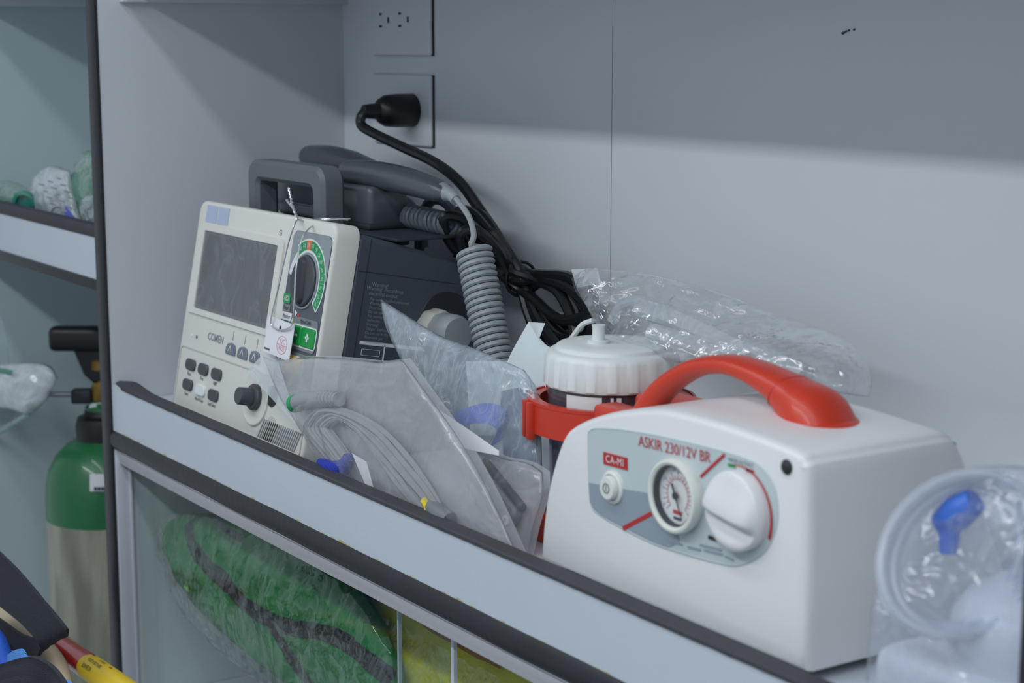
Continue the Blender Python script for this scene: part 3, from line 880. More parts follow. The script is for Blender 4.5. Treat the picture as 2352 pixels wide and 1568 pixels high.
for k, m in enumerate(('green_dark', 'orange', 'yellow_btn')):
    p = at((784, 816, 846)[k], (372, 377, 380)[k], Y=(0.212, 0.222, 0.232)[k])
    b = B(); b.box((p.x - 0.011, p.y - 0.004, p.z - 0.004), (p.x + 0.011, p.y + 0.006, p.z + 0.001), 0.001); build(b, 'paddle_button', m, pd2)
# coiled paddle leads
def helix(p0, p1, R, turns, n, ph=0.0):
    p0, p1 = Vector(p0), Vector(p1); ax = (p1 - p0).normalized(); e1 = ax.orthogonal().normalized(); e2 = ax.cross(e1)
    return [p0.lerp(p1, i / n) + (e1 * math.cos(ph + 2 * math.pi * turns * i / n) + e2 * math.sin(ph + 2 * math.pi * turns * i / n)) * R for i in range(n + 1)]
hx = helix((0.481, 0.16, 0.180), (0.527, 0.155, 0.080), 0.0143, 19, 19 * 18, 1.2)
lead = [pe + Vector((0.020, -0.002, -0.004)), at(1052, 462, Y=0.164), at(1078, 500, Y=0.162), at(1088, 540, Y=0.16), at(1080, 563, Y=0.155)]
b = B(); b.tube(smooth(lead, 6) + hx[4:], 0.0027, 8); build(b, 'coiled_lead', 'coil_grey', mon)
hx2 = helix((0.285, 0.190, 0.1965), (0.396, 0.188, 0.1940), 0.0092, 13, 13 * 16)
b = B(); b.tube(hx2, 0.0029, 7); build(b, 'coiled_lead', 'coil_dark', mon)
for (xa, xb, yy) in ((892, 962, 0.236), (972, 1052, 0.238)):
    pa, pb = at(xa, 500, Y=yy), at(xb, 520, Y=yy); pm = at((xa + xb) / 2 - 4, 458, Y=yy)
    b = B(); b.tube([pa + Vector((0, 0, -0.03)), pa, pa.lerp(pm, 0.5) + Vector((-0.003, 0, 0.006)), pm, pb.lerp(pm, 0.5) + Vector((0.003, 0, 0.006)), pb, pb + Vector((0, 0, -0.03))], 0.0055, 8, sub=5)
    build(b, 'lead_loop', 'coil_dark', mon)

# ------------------------------------------------------------------ inspection tag on silver string
tg = thing('hang_tag', 'small white QC PASS card tag hanging on silver string', 'tag', F(0.238, 0.078, 0.008).translation)
TM = F(0.238, 0.0965, 0.0085) @ Matrix.Rotation(math.radians(-2), 4, 'Z')
b = B(); b.box((-0.0275, -0.0175, -0.0003), (0.0275, 0.0165, 0.0003), M=TM); build(b, 'card', 'card_white', tg)
b = B(); b.lathe([(0.0022, 0.0004), (0, 0.0005)], TM @ Matrix.Translation((0.0, 0.0090, 0)), 12); build(b, 'eyelet', 'housing_dark', tg)
b = B(); b.ring([(0.0105 * math.cos(a) , 0.0085 * math.sin(a)) for a in [k * math.pi / 16 for k in range(32)]], [(0.0099 * math.cos(a), 0.0080 * math.sin(a)) for a in [k * math.pi / 16 for k in range(32)]], 0.0003, 0.0006, TM @ Matrix.Translation((0.009, -0.0055, 0)))
b.box((-0.0015, -0.0058, 0.0003), (0.0192, -0.0053, 0.0006), M=TM); build(b, 'stamp_ring', 'pink_print', tg)
lettering('QC', 0.0065, TM @ Matrix.Translation((0.009, -0.0022, 0.0005)), 'pink_print', tg)
lettering('PASS', 0.0062, TM @ Matrix.Translation((0.009, -0.0088, 0.0005)), 'pink_print', tg, squash=0.9)
b = B(); b.box((-0.026, -0.0150, 0.0003), (-0.014, -0.0132, 0.0005), M=TM); build(b, 'print_line', 'print_dark', tg)
def fp(px, py, n):
    r = ray(px, py); nn = MF.col[2].to_3d(); o = F(0, 0, n).translation
    return CAM + r * ((o - CAM).dot(nn) / r.dot(nn))
knot = at(683, 503, Y=0.062)
s1 = [fp(640, 758, 0.010), fp(625, 748, 0.010), fp(622, 735, 0.012), fp(632, 690, 0.014), fp(646, 630, 0.014), fp(662, 560, 0.014), fp(675, 520, 0.014), knot]
s2 = [fp(642, 758, 0.010), fp(660, 755, 0.011), fp(672, 742, 0.012), fp(676, 700, 0.019), fp(680, 620, 0.021), fp(690, 560, 0.018), fp(705, 530, 0.012), at(740, 507, Y=0.085), at(805, 502, Y=0.105)]
s3 = [knot, at(700, 507, Y=0.07), at(740, 503, Y=0.09), at(800, 505, Y=0.106)]
for s in (s1, s2, s3):
    b = B(); b.tube(s, 0.0008, 6, sub=5); build(b, 'string', 'silver', tg)
for s in ([knot, at(676, 480, Y=0.068), at(658, 458, Y=0.07)], [knot, at(672, 470, Y=0.07), at(663, 430, Y=0.075)]):
    b = B(); b.tube(helix(s[0], s[1], 0.0007, 4, 20) + helix(s[1], s[2], 0.0007, 5, 24), 0.0010, 6); build(b, 'string_tail', 'silver', tg)

# ------------------------------------------------------------------ suction pump
pu = thing('suction_pump', 'white portable suction pump with red carrying handle and gauge', 'suction pump', (0.91, 0.11, -0.02))
PF = frame((0, 0.035, 0), (1, 0, 0), (0, 0, 1))                      # x, z on the front, n towards the viewer
ol = [(0.7685, -0.0125), (1.0515, -0.0125), (1.0520, 0.05), (1.0500, 0.108), (1.0465, 0.1165), (1.0395, 0.1212), (1.0096, 0.1240), (0.9683, 0.1258), (0.9248, 0.1256),
      (0.9015, 0.1235), (0.8611, 0.1148), (0.8285, 0.1040), (0.8085, 0.0945), (0.7975, 0.0855), (0.7868, 0.0662), (0.7770, 0.0400), (0.7715, 0.0140)]
ol2 = [Vector(p) for p in ol]
body = [(p.x, p.y) for p in ol2[:2]] + [(p.x, p.y) for p in smooth(ol2[1:], 4, False)][1:]
b = B(); b.loft(body, [(-0.125, 0.0065), (-0.122, 0.0035), (-0.117, 0.0012), (-0.110, 0.0), (-0.0065, 0.0), (-0.003, 0.0008), (-0.001, 0.0024), (0.0, 0.0048)], PF)
for v in b.bm.verts:                                                  # the back slopes outwards towards the foot
    v.co.y += max(0.0, v.co.y - 0.05) / 0.113 * 0.55 * max(0.0, 0.122 - v.co.z)
build(b, 'body', 'white_gloss', pu, ang=60)
for x, y in ((0.80, 0.05), (1.03, 0.05), (0.80, 0.17), (1.03, 0.17)):
    b = B(); b.lathe([(0.009, 0), (0.010, 0.004), (0.010, 0.0085), (0, 0.0085)], Matrix.Translation((x, y, -0.02)), 20); build(b, 'rubber_foot', 'rubber', pu)
pan = [(0.8297, 0.0905), (0.8318, 0.0952), (0.8380, 0.0982), (0.8632, 0.1022), (0.9015, 0.1056), (0.9465, 0.1077), (0.9888, 0.1081), (1.009, 0.1053), (1.0205, 0.0956),
       (1.0240, 0.0799), (1.0205, 0.0655), (1.0109, 0.0522), (0.991, 0.0403), (0.9701, 0.0365), (0.9350, 0.0342), (0.903, 0.0333), (0.8643, 0.0363), (0.8400, 0.0400), (0.8335, 0.0445), (0.8308, 0.0615)][::-1]
pc_ = curve2(pan, 4)
b = B(); b.loft(pc_, [(-0.002, -0.0012), (0.0005, -0.0012), (0.0009, -0.0004), (0.0006, 0.0)], PF); cp = build(b, 'control_panel', 'panel_grey', pu)
lowp = [(0.8312, 0.0590), (0.8325, 0.0460), (0.8370, 0.0412), (0.8450, 0.0390), (0.8643, 0.0368), (0.9030, 0.0339), (0.9200, 0.0340), (0.932, 0.040), (0.925, 0.060), (0.905, 0.0668), (0.880, 0.0640)]
b = B(); b.loft(fix(lowp), [(0.0004, 0), (0.0011, 0)], PF); build(b, 'panel_lower', 'panel_blue', cp)
def pbar(name, p0, p1, w, m, n0=0.0009, n1=0.0014):
    d = (Vector(p1) - Vector(p0)).normalized(); q = Vector((-d.y, d.x)) * w / 2
    p0, p1 = Vector(p0), Vector(p1)
    bb = B(); bb.loft(fix([tuple(p0 - q), tuple(p1 - q), tuple(p1 + q), tuple(p0 + q)]), [(n0, 0), (n1, 0)], PF); return build(bb, name, m, cp)
def P2(px, py):
    p = at(px, py, Y=0.035); return (p.x, p.z)
pbar('red_stripe', P2(1434, 1213), P2(1500, 1178), 0.0030, 'red_print2'); pbar('red_stripe', P2(1612, 1094), P2(1667, 1043), 0.0018, 'red_print2')
# lettering along the panel's upper edge
pa, pb = P2(1468, 1012), P2(1636, 1052)
dv = Vector(pb) - Vector(pa)
TMp = PF @ Matrix.Translation(((pa[0] + pb[0]) / 2, (pa[1] + pb[1]) / 2, 0.0011)) @ Matrix.Rotation(math.atan2(dv.y, dv.x), 4, 'Z')
lettering('ASKIR 230/12V BR', 0.0104, TMp, 'red_print2', cp, squash=0.93)
q0 = P2(1416, 1058)
QM = PF @ Matrix.Translation((q0[0], q0[1], 0)) @ Matrix.Rotation(math.radians(2), 4, 'Z')
b = B(); b.box((-0.0135, -0.0042, 0.0006), (0.0135, 0.0042, 0.0013), M=QM); br = build(b, 'brand_patch', 'red_print2', cp)
lettering('CA-MI', 0.0074, QM @ Matrix.Translation((0, 0, 0.0016)), 'print_white', br, squash=0.92, spacing=1.15)
q0 = P2(1704, 1068)
QM = PF @ Matrix.Translation((q0[0], q0[1], 0)) @ Matrix.Rotation(math.radians(1), 4, 'Z')
lettering('MADE IN ITALY', 0.0036, QM @ Matrix.Translation((0, 0.0018, 0.0012)), 'print_dark', cp, squash=0.95)
for u, m in ((-0.0085, 'flag_green'), (0.0085, 'red_print2')):
    b = B(); b.box((u - 0.0035, -0.0026, 0.0008), (u + 0.0035, -0.0008, 0.0013), M=QM); build(b, 'flag_bar', m, cp)
for (xa, ya, xb, yb, w, m) in ((1536, 1240, 1570, 1250, 0.0012, 'panel_blue'), (1582, 1255, 1612, 1262, 0.0012, 'panel_blue'), (1620, 1262, 1662, 1272, 0.0012, 'panel_blue'), (1668, 1276, 1688, 1286, 0.0012, 'panel_blue'),
                            (1610, 1250, 1660, 1262, 0.0012, 'panel_blue'), (1630, 1232, 1660, 1242, 0.0024, 'print_black'), (1664, 1244, 1718, 1258, 0.0024, 'print_black')):
    pbar('fine_print', P2(xa, ya), P2(xb, yb), w, m)
# push button
bc = P2(1411, 1118)
BM = PF @ Matrix.Translation((bc[0], bc[1], 0.0006))
b = B(); b.lathe([(0.0118, 0), (0.0115, 0.0018), (0.0098, 0.0028), (0.009, 0.0024)], BM, 32); build(b, 'button_collar', 'gauge_ring', pu)
b = B(); b.lathe([(0.0086, 0.001), (0.0084, 0.0050), (0.0076, 0.0062), (0, 0.0064)], BM, 32); pbn = build(b, 'power_button', 'gauge_ring', pu)
b = B(); b.ring([(0.0036 * math.cos(k * math.pi / 12), 0.0036 * math.sin(k * math.pi / 12)) for k in range(24)], [(0.0030 * math.cos(k * math.pi / 12), 0.0030 * math.sin(k * math.pi / 12)) for k in range(24)], 0.0063, 0.0067, BM)
b.box((-0.0003, -0.0022, 0.0063), (0.0003, 0.0022, 0.0067), M=BM); build(b, 'power_symbol', 'print_dark', pbn)
# gauge
gc = P2(1564, 1136)
GM = PF @ Matrix.Translation((gc[0], gc[1], 0.0006))
gg = B(); gg.lathe([(0.0240, 0), (0.0248, 0.003), (0.0248, 0.0062), (0.0238, 0.0082), (0.0222, 0.0086), (0.0206, 0.0078), (0.0200, 0.0062), (0.0198, 0.0015)], GM, 56)
ga = build(gg, 'vacuum_gauge', 'gauge_ring', pu)
b = B(); b.lathe([(0.0199, 0.0020), (0.0199, 0.0066), (0.0194, 0.0066), (0.0190, 0.0020)], GM, 48); build(b, 'inner_rim', 'needle', ga)
b = B(); b.lathe([(0.0200, 0.0018), (0.0, 0.0018)], GM, 48); build(b, 'gauge_face', 'gauge_white', ga)
b = B()
for k in range(21):
    a = math.radians(225 - 13.5 * k)
    r0, r1 = (0.0112, 0.0132) if k % 2 else (0.0106, 0.0132)
    Mk = GM @ Matrix.Rotation(a, 4, 'Z'); b.box((r0, -0.00018, 0.0019), (r1, 0.00018, 0.0022), M=Mk)
arc = [(0.0106 * math.cos(math.radians(225 - 9 * k)), 0.0106 * math.sin(math.radians(225 - 9 * k)), 0.0021) for k in range(31)]
b.tube([GM @ Vector(p) for p in arc], 0.00018, 4); build(b, 'red_scale', 'red_print', ga)
b = B()
for k in range(11):
    a = math.radians(225 - 27 * k); Mk = GM @ Matrix.Rotation(a, 4, 'Z'); b.box((0.0140, -0.0002, 0.0019), (0.0155, 0.0002, 0.0022), M=Mk)
build(b, 'black_scale', 'needle', ga)
for tx, a in (('.8', 30), ('.6', 66), ('.4', 106), ('.2', 150), ('0', 212)):
    ra = math.radians(a); lettering(tx, 0.0030, GM @ Matrix.Translation((0.0168 * math.cos(ra), 0.0168 * math.sin(ra), 0.0020)), 'needle', ga)
b = B(); b.box((-0.0045, -0.0128, 0.0019), (0.0045, -0.0102, 0.0022), M=GM); build(b, 'red_mark', 'red_print2', ga)
b = B(); b.box((-0.0040, -0.0164, 0.0019), (0.0040, -0.0146, 0.0022), M=GM); build(b, 'dark_mark', 'needle', ga)
b = B(); NM = GM @ Matrix.Rotation(math.radians(-64), 4, 'Z')
b.loft(fix([(-0.0085, -0.0009), (0, -0.0007), (0.0165, -0.0002), (0.0165, 0.0002), (0, 0.0007), (-0.0085, 0.0009)]), [(0.004, 0), (0.0045, 0)], NM)
b.lathe([(0.0024, 0.0035), (0.0024, 0.005), (0, 0.0054)], GM, 16); build(b, 'needle', 'needle', ga)
film('film_lens', body=(200, 208, 214), haze=0.015, edge=0.06, rough=0.05, bump=0.0, streak=0.0)
b = B(); b.lathe([(0.0203, 0.0066), (0.0, 0.0069)], GM, 40); build(b, 'gauge_lens', 'film_lens', ga)
# regulator knob with arc
kc = P2(1704, 1170)
KM = PF @ Matrix.Translation((kc[0], kc[1], 0.0006))
AM = PF @ Matrix.Translation((P2(1700, 1175)[0], P2(1700, 1175)[1], 0.0006))
b = B()
for i in range(28):
    a0 = math.radians(108 - 4.6 * i); a1 = math.radians(108 - 4.6 * (i + 1)); w0, w1 = 0.0006 + 0.0020 * i / 28, 0.0006 + 0.0020 * (i + 1) / 28
    R0 = 0.0290
    b.poly([AM @ Vector((R0 * math.cos(a0), R0 * math.sin(a0), 0.0007)), AM @ Vector(((R0 + w0) * math.cos(a0), (R0 + w0) * math.sin(a0), 0.0007)),
            AM @ Vector(((R0 + w1) * math.cos(a1), (R0 + w1) * math.sin(a1), 0.0007)), AM @ Vector((R0 * math.cos(a1), R0 * math.sin(a1), 0.0007))])
build(b, 'red_arc', 'red_print2', cp, flat=True)
KR = KM @ Matrix.Rotation(math.radians(-8), 4, 'Z')
def knob_h(u, v):                                                     # broad ridge above, scoop below
    r = math.hypot(u, v) / 0.0250
    if v > -0.002: h = 0.0050 * (0.5 + 0.5 * math.cos(math.pi * min(1.0, (v + 0.002) / 0.024)))
    elif v > -0.0085: h = 0.0050 - 0.0082 * (0.5 - 0.5 * math.cos(math.pi * (-0.002 - v) / 0.0065))
    else: h = -0.0032 + 0.0036 * min(1.0, (-0.0085 - v) / 0.012)
    e = max(0.0, 1 - r ** 8)
    return 0.0112 + h * e - 0.0026 * r ** 6
rows = [[KR @ Vector((0, 0, knob_h(0, 0)))] * 64]
for k in range(1, 25):
    rad = 0.0250 * k / 24
    rows.append([KR @ Vector((rad * math.cos(2 * math.pi * q / 64), rad * math.sin(2 * math.pi * q / 64), knob_h(rad * math.cos(2 * math.pi * q / 64), rad * math.sin(2 * math.pi * q / 64)))) for q in range(64)])
for rad, hh in ((0.0254, 0.0070), (0.0256, 0.0)):
    rows.append([KR @ Vector((rad * math.cos(2 * math.pi * q / 64), rad * math.sin(2 * math.pi * q / 64), hh)) for q in range(64)])
b = B(); b.grid(rows, closed_u=True); b.weld(1e-6); kn = build(b, 'regulator_knob', 'white_gloss', pu, ang=60)
lc = P2(1808, 1072); LM = PF @ Matrix.Translation((lc[0], lc[1], -0.0006))
b = B(); b.lathe([(0.0048, 0), (0.0046, 0.0015), (0.0030, 0.0030), (0, 0.0036)], LM, 20); build(b, 'indicator_light', 'print_black', pu)
# red carrying handle, jar ring and arm
b = B()
hp = [(0.818, 0.094, 0.098), (0.832, 0.096, 0.1165), (0.850, 0.098, 0.1305), (0.872, 0.100, 0.1410), (0.900, 0.101, 0.1465), (0.925, 0.101, 0.1455), (0.950, 0.101, 0.1405), (0.9685, 0.101, 0.1335), (0.982, 0.101, 0.1250), (0.988, 0.101, 0.1120)]
b.sweep(hp, None, (0, 1, 0), [0.0125, 0.0125, 0.0125, 0.013, 0.0135, 0.014, 0.0155, 0.0185, 0.0235, 0.0265],
        [0.0085, 0.0072, 0.0066, 0.0064, 0.0066, 0.0072, 0.0095, 0.0140, 0.0210, 0.0260], 24, 6)
rh = build(b, 'carrying_handle', 'red_plastic', pu, ang=60)
b = B(); b.sweep([(0.9590, 0.101, 0.1376), (0.9596, 0.101, 0.1373)], None, (0, 1, 0), [0.0172, 0.0172], [0.0121, 0.0121], 24, 1); build(b, 'joint_line', 'red_print2', rh)
b = B(); b.loft([(0.0330 * math.cos(2 * math.pi * k / 40) , 0.0290 * math.sin(2 * math.pi * k / 40)) for k in range(40)], [(-0.004, 0), (0.0, 0.0), (0.003, 0.003), (0.0045, 0.009)], Matrix.Translation((0.984, 0.101, 0.1215)))
build(b, 'handle_foot', 'red_plastic', rh)
JC = (0.7140, 0.140)
def circ(r, n=64): return [(JC[0] + r * math.cos(2 * math.pi * k / n), JC[1] + r * math.sin(2 * math.pi * k / n)) for k in range(n)]
b = B(); b.ring(circ(0.0655), circ(0.0560), 0.0650, 0.0890); b.ring(circ(0.0660), circ(0.0640), 0.0875, 0.0900)
jr = build(b, 'jar_ring', 'red_plastic', pu)
b = B(); b.box((0.764, 0.085, 0.074), (0.832, 0.108, 0.098), 0.004, 3); b.box((0.770, 0.118, 0.076), (0.826, 0.152, 0.1035), 0.005, 3)
build(b, 'ring_arm', 'red_plastic', jr)
for ang in (-113, -103):
    a = math.radians(ang); Mk = Matrix.Translation((JC[0], JC[1], 0)) @ Matrix.Rotation(a, 4, 'Z')
    b = B(); b.box((0.0640, -0.0028, 0.0600), (0.0705, 0.0028, 0.0890), 0.001, M=Mk); build(b, 'clip_rib', 'red_plastic', jr)
b = B(); b.lathe([(0, -0.0195), (0.0635, -0.0195), (0.0655, -0.016), (0.0655, 0.004), (0.0600, 0.004), (0.0600, -0.010), (0, -0.010)], Matrix.Translation((JC[0], JC[1], 0)), 48)
build(b, 'jar_base', 'red_plastic', pu)

# ------------------------------------------------------------------ collection jar
jar = thing('collection_jar', 'clear suction jar with ribbed white lid held in red ring', 'jar', (JC[0], JC[1], -0.0095))
JT = Matrix.Translation((JC[0], JC[1], 0))
b = B(); b.lathe([(0, -0.0095), (0.044, -0.0095), (0.047, -0.006), (0.0500, 0.096), (0.0500, 0.106), (0.0478, 0.106), (0.0478, 0.096), (0.045, -0.005), (0, -0.0075)], JT, 48); build(b, 'vessel', 'film_jar', jar)
b = B(); b.lathe([(0.0475, 0.100), (0.0520, 0.100), (0.0524, 0.1015), (0.0518, 0.1215), (0.0505, 0.1250), (0.0480, 0.1268), (0.0440, 0.1275), (0.0432, 0.1300), (0.0415, 0.1312), (0.0300, 0.1318), (0, 0.1318)], JT, 240,
             lambda a, z: 1 + (0.016 * min(1.0, max(0.0, math.cos(20 * a) * 4 + 0.5)) if 0.1005 < z < 0.1235 else 0))
ld = build(b, 'lid', 'lid_white', jar)
nz = at(1392, 800, Y=0.135)
b = B(); b.lathe([(0.0085, 0.131), (0.0085, 0.134), (0.0050, 0.1345), (0.0048, 0.144), (0.0055, 0.146), (0, 0.146)], Matrix.Translation((JC[0] - 0.004, JC[1] - 0.010, 0)), 24); build(b, 'nozzle', 'lid_white', ld)
b = B(); b.tube([at(1300, 792, Y=0.15), at(1318, 770, Y=0.152), at(1338, 745, Y=0.155), at(1362, 736, Y=0.158)], 0.0022, 8, sub=4); build(b, 'lid_loop', 'lid_white', ld)
b = B(); b.ring(circ(0.0470, 48), circ(0.0460, 48), 0.0935, 0.1010); build(b, 'dark_seal', 'print_black', jar)
for k, (aa, w, m) in enumerate(((-62, 0.030, 'print_white'), (-36, 0.0022, 'print_white'), (-30, 0.0035, 'print_white'))):
    b = B(); n = 6
    b.grid([[Vector((JC[0] + 0.0502 * math.cos(math.radians(aa) + w / 0.05 * (i / n - 0.5)), JC[1] + 0.0502 * math.sin(math.radians(aa) + w / 0.05 * (i / n - 0.5)), z)) for i in range(n + 1)] for z in (0.0780, 0.0975)])
    build(b, 'scale_label', m, jar)

# ------------------------------------------------------------------ clear bag of tubing over the jar
bg = thing('plastic_bag', 'crumpled clear bag of tubing lying over jar and pump top', 'bag', (0.78, 0.2, 0.128))
topb = [at(1312, 640, Y=0.185), at(1340, 618, Y=0.192), at(1420, 622, Y=0.2), at(1500, 632, Y=0.21), at(1640, 668, Y=0.225), at(1800, 728, Y=0.235), at(1950, 785, Y=0.235), at(2000, 855, Y=0.232)]
botb = [at(1345, 700, Y=0.165), at(1395, 785, Y=0.155), at(1480, 806, Y=0.15), at(1580, 838, Y=0.155), at(1700, 850, Y=0.165), at(1830, 868, Y=0.175), at(1920, 900, Y=0.19), at(1998, 912, Y=0.215)]
lfb = [topb[0], at(1322, 668, Y=0.178), botb[0]]; rtb = [topb[-1], at(2003, 885, Y=0.225), botb[-1]]
G = coons(topb, botb, lfb, rtb, 90, 40)
pb_ = pillow(G, 0.020, 0.004, 0.005, 42, (0.55, -0.65, 0.5), 3.1)
build(pb_, 'film_bag', 'film_clear', bg, ang=180)
# folded corner flap at the bag's left end
b = B(); b.grid(coons([at(1312, 618, Y=0.187), at(1372, 616, Y=0.192)], [at(1324, 662, Y=0.182), at(1380, 648, Y=0.188)], [at(1312, 618, Y=0.187), at(1324, 662, Y=0.182)], [at(1372, 616, Y=0.192), at(1380, 648, Y=0.188)], 8, 6))
build(b, 'bag_flap', 'film_milky', bg)
for pts, r, m in (([at(1475, 705, Y=0.178), at(1560, 735, Y=0.178), at(1700, 800, Y=0.18), at(1850, 868, Y=0.185)], 0.0090, 'film_milky'),
               ([at(1500, 765, Y=0.168), at(1600, 795, Y=0.168), at(1720, 832, Y=0.172)], 0.0078, 'film_milky'),
               ([at(1405, 740, Y=0.172), at(1430, 700, Y=0.178), at(1480, 690, Y=0.182), at(1520, 720, Y=0.18), at(1500, 760, Y=0.176)], 0.0045, 'tube_clear')):
    b = B(); b.tube(pts, r, 10, sub=6); build(b, 'tubing', m, bg)

# ------------------------------------------------------------------ pouch with grey ECG leads
def pY(z): return 0.0205 + 0.10 * max(0.0, z + 0.02)
def PA(px, py, lean=0.10, y0=0.0195):
    # point on a plane leaning back: Y = y0 + lean*(z+0.018)
    r = ray(px, py); n = Vector((0, 1, -lean)); o = Vector((0, y0, -0.018))
    return CAM + r * ((o - CAM).dot(n) / r.dot(n))
pa_ = thing('pouch', 'translucent pouch of grey sensor leads leaning on the monitor', 'pouch', (0.55, 0.024, -0.02))
top = [PA(602, 815), PA(640, 828), PA(690, 820), PA(760, 820), PA(830, 826), PA(872, 830), PA(924, 824)]
left = [PA(602, 815), PA(570, 852), PA(620, 920), PA(700, 1030), PA(748, 1086)]
left = [PA(602, 815), PA(640, 905), PA(690, 985), PA(745, 1090)]
right = [PA(924, 824), PA(975, 895), PA(1050, 1000), PA(1120, 1120), PA(1200, 1295)]
bot = [PA(745, 1090), PA(860, 1160), PA(1000, 1215), PA(1100, 1265), PA(1200, 1295)]
G = coons(top, bot, left, right, 70, 46)
build(pillow(G, 0.011, 0.006, 0.0022, 28, (0, -1, 0.12), 1.7), 'pouch_film', 'film_pouch', pa_, ang=180)
b = B(); b.grid([[p + Vector((0, -0.0005, 0)) for p in row] for row in coons([PA(604, 813), PA(640, 830)], [PA(568, 853), PA(690, 985)], [PA(604, 813), PA(568, 853)], [PA(640, 830), PA(690, 985)], 10, 10)])
build(b, 'pouch_flap', 'film_milky', pa_)
bk_ = [[p + Vector((0, 0.0075, 0)) for p in row] for row in coons(top, bot, left, right, 24, 16)]
film('film_back', body=(196, 198, 206), haze=0.45, edge=0.2, rough=0.5, bump=0.3, bscale=26, streak=0.04)
b = B(); b.grid(bk_); build(b, 'pouch_back', 'film_back', pa_)
ecg = thing('ecg_cable', 'grey multi-lead ECG cable coiled inside the translucent pouch', 'cable', (0.58, 0.025, -0.018))
for i in range(17):
    o = i / 16.0; yy = 0.0165 + 0.0075 * RND.random()
    def Q(px, py): return PA(px, py, 0.10, yy)
    x0 = 703 + 40 * o + RND.uniform(-3, 3); jt = lambda k=4: RND.uniform(-k, k)
    pts = [Q(765 + 45 * o, 1066 - 6 * o), Q(735 + 50 * o, 1030 - 8 * o), Q(x0 + 14 * o, 990 - 2 * o), Q(x0 + 8 + 8 * o, 960 + 16 * o), Q(742 + 44 * o + jt(), 938 + 26 * o), Q(805 + 20 * o + jt(), 948 + 46 * o),
           Q(874 - 16 * o + jt(), 985 + 58 * o), Q(934 - 34 * o + jt(), 1046 + 60 * o), Q(990 - 40 * o + jt(), 1120 + 46 * o), Q(1024 - 40 * o, 1186 + 6 * o)]
    b = B(); b.tube(pts, 0.0023 if i % 3 else 0.0026, 7, sub=5); build(b, 'lead_wire', 'ecg_brown' if i in (4, 9) else 'ecg_grey', ecg)
b = B(); b.tube([PA(682, 925, y0=0.017), PA(700, 921, y0=0.017), PA(745, 915, y0=0.017), PA(778, 916, y0=0.017)], [0.0078, 0.0082, 0.0072, 0.0055], 14, sub=3); pl = build(b, 'plug_body', 'ecg_grey', ecg)
b = B(); b.tube([PA(676, 927, y0=0.017), PA(684, 925, y0=0.017)], 0.0083, 14); build(b, 'green_collar', 'green', pl)
for k in range(6):
    b = B(); c0 = PA(742 + 7 * k, 916, y0=0.017); b.tube([c0, c0 + Vector((0.0022, 0, 0.0003))], 0.0078 - 0.0003 * k, 12); build(b, 'strain_rib', 'ecg_grey', pl)
b = B(); b.sweep([PA(736, 1062, y0=0.016), PA(750, 1072, y0=0.015), PA(775, 1078, y0=0.016), PA(792, 1068, y0=0.017), PA(800, 1045, y0=0.018)], None, (0, 1, 0), [0.004, 0.006, 0.007, 0.006, 0.004], [0.004, 0.007, 0.008, 0.007, 0.004], 12, 4)
build(b, 'hook_tie', 'blue_tie', ecg)
b = B(); b.tube([PA(990, 1162, y0=0.0165), PA(1010, 1180, y0=0.0165), PA(1034, 1196, y0=0.0165)], [0.006, 0.008, 0.0068], 12, sub=3); cl_ = build(b, 'lead_clip', 'probe_grey', ecg)
b = B(); b.tube([PA(975, 1150, y0=0.0145), PA(982, 1160, y0=0.0135), PA(985, 1172, y0=0.0135), PA(998, 1186, y0=0.0135)], 0.0034, 8, sub=3); build(b, 'yellow_lever', 'lead_yellow', cl_)
b = B(); b.grid(coons([PA(808, 1040, y0=0.013), PA(842, 1060, y0=0.013)], [PA(838, 1110, y0=0.013), PA(858, 1120, y0=0.013)], [PA(808, 1040, y0=0.013), PA(838, 1110, y0=0.013)], [PA(842, 1060, y0=0.013), PA(858, 1120, y0=0.013)], 4, 6))
build(b, 'paper_label', 'card_white', ecg)

# ------------------------------------------------------------------ second low pouch with probe
pb2 = thing('pouch', 'low cloudy pouch holding a grey probe beside the pump', 'pouch', (0.69, 0.05, -0.02))
def PB(px, py, y0=0.045, lean=0.25): return PA(px, py, lean, y0)
top = [PB(985, 930), PB(1040, 975), PB(1100, 1020), PB(1150, 1050), PB(1210, 1062), PB(1248, 1085)]
left = [PB(985, 930), PB(1050, 1060), PB(1110, 1180), PB(1165, 1290)]
right = [PB(1248, 1085), PB(1247, 1140), PB(1225, 1210), PB(1205, 1305)]
bot = [PB(1165, 1290), PB(1185, 1300), PB(1205, 1305)]
G = coons(top, bot, left, right, 50, 44)
build(pillow(G, 0.010, 0.005, 0.0025, 30, (0.3, -1, 0.2), 4.2), 'pouch_film', 'film_pouch', pb2, ang=180)
b = B(); b.grid([[p + Vector((0, 0.006, 0)) for p in row] for row in coons(top, bot, left, right, 20, 20)]); build(b, 'pouch_back', 'film_back', pb2)
b = B(); b.grid(coons([PB(992, 930, 0.036), PB(1075, 985, 0.036), PB(1146, 1035, 0.036)], [PB(1030, 1010, 0.036), PB(1070, 1030, 0.036), PB(1146, 1046, 0.036)], [PB(992, 930, 0.036), PB(1030, 1010, 0.036)], [PB(1146, 1035, 0.036), PB(1146, 1046, 0.036)], 8, 5))
build(b, 'white_label', 'card_white', pb2)
prb = thing('sensor_probe', 'slim grey finger probe with printed symbols inside cloudy pouch', 'probe', PB(1140, 1130, 0.04))
p0, p1 = PB(1092, 1078, 0.044), PB(1185, 1196, 0.044)
PM = frame((p0 + p1) / 2, (p1 - p0), (Vector((0, 0.3, 1)) - (p1 - p0) * Vector((0, 0.3, 1)).dot(p1 - p0) / (p1 - p0).length_squared))
Lh = (p1 - p0).length / 2
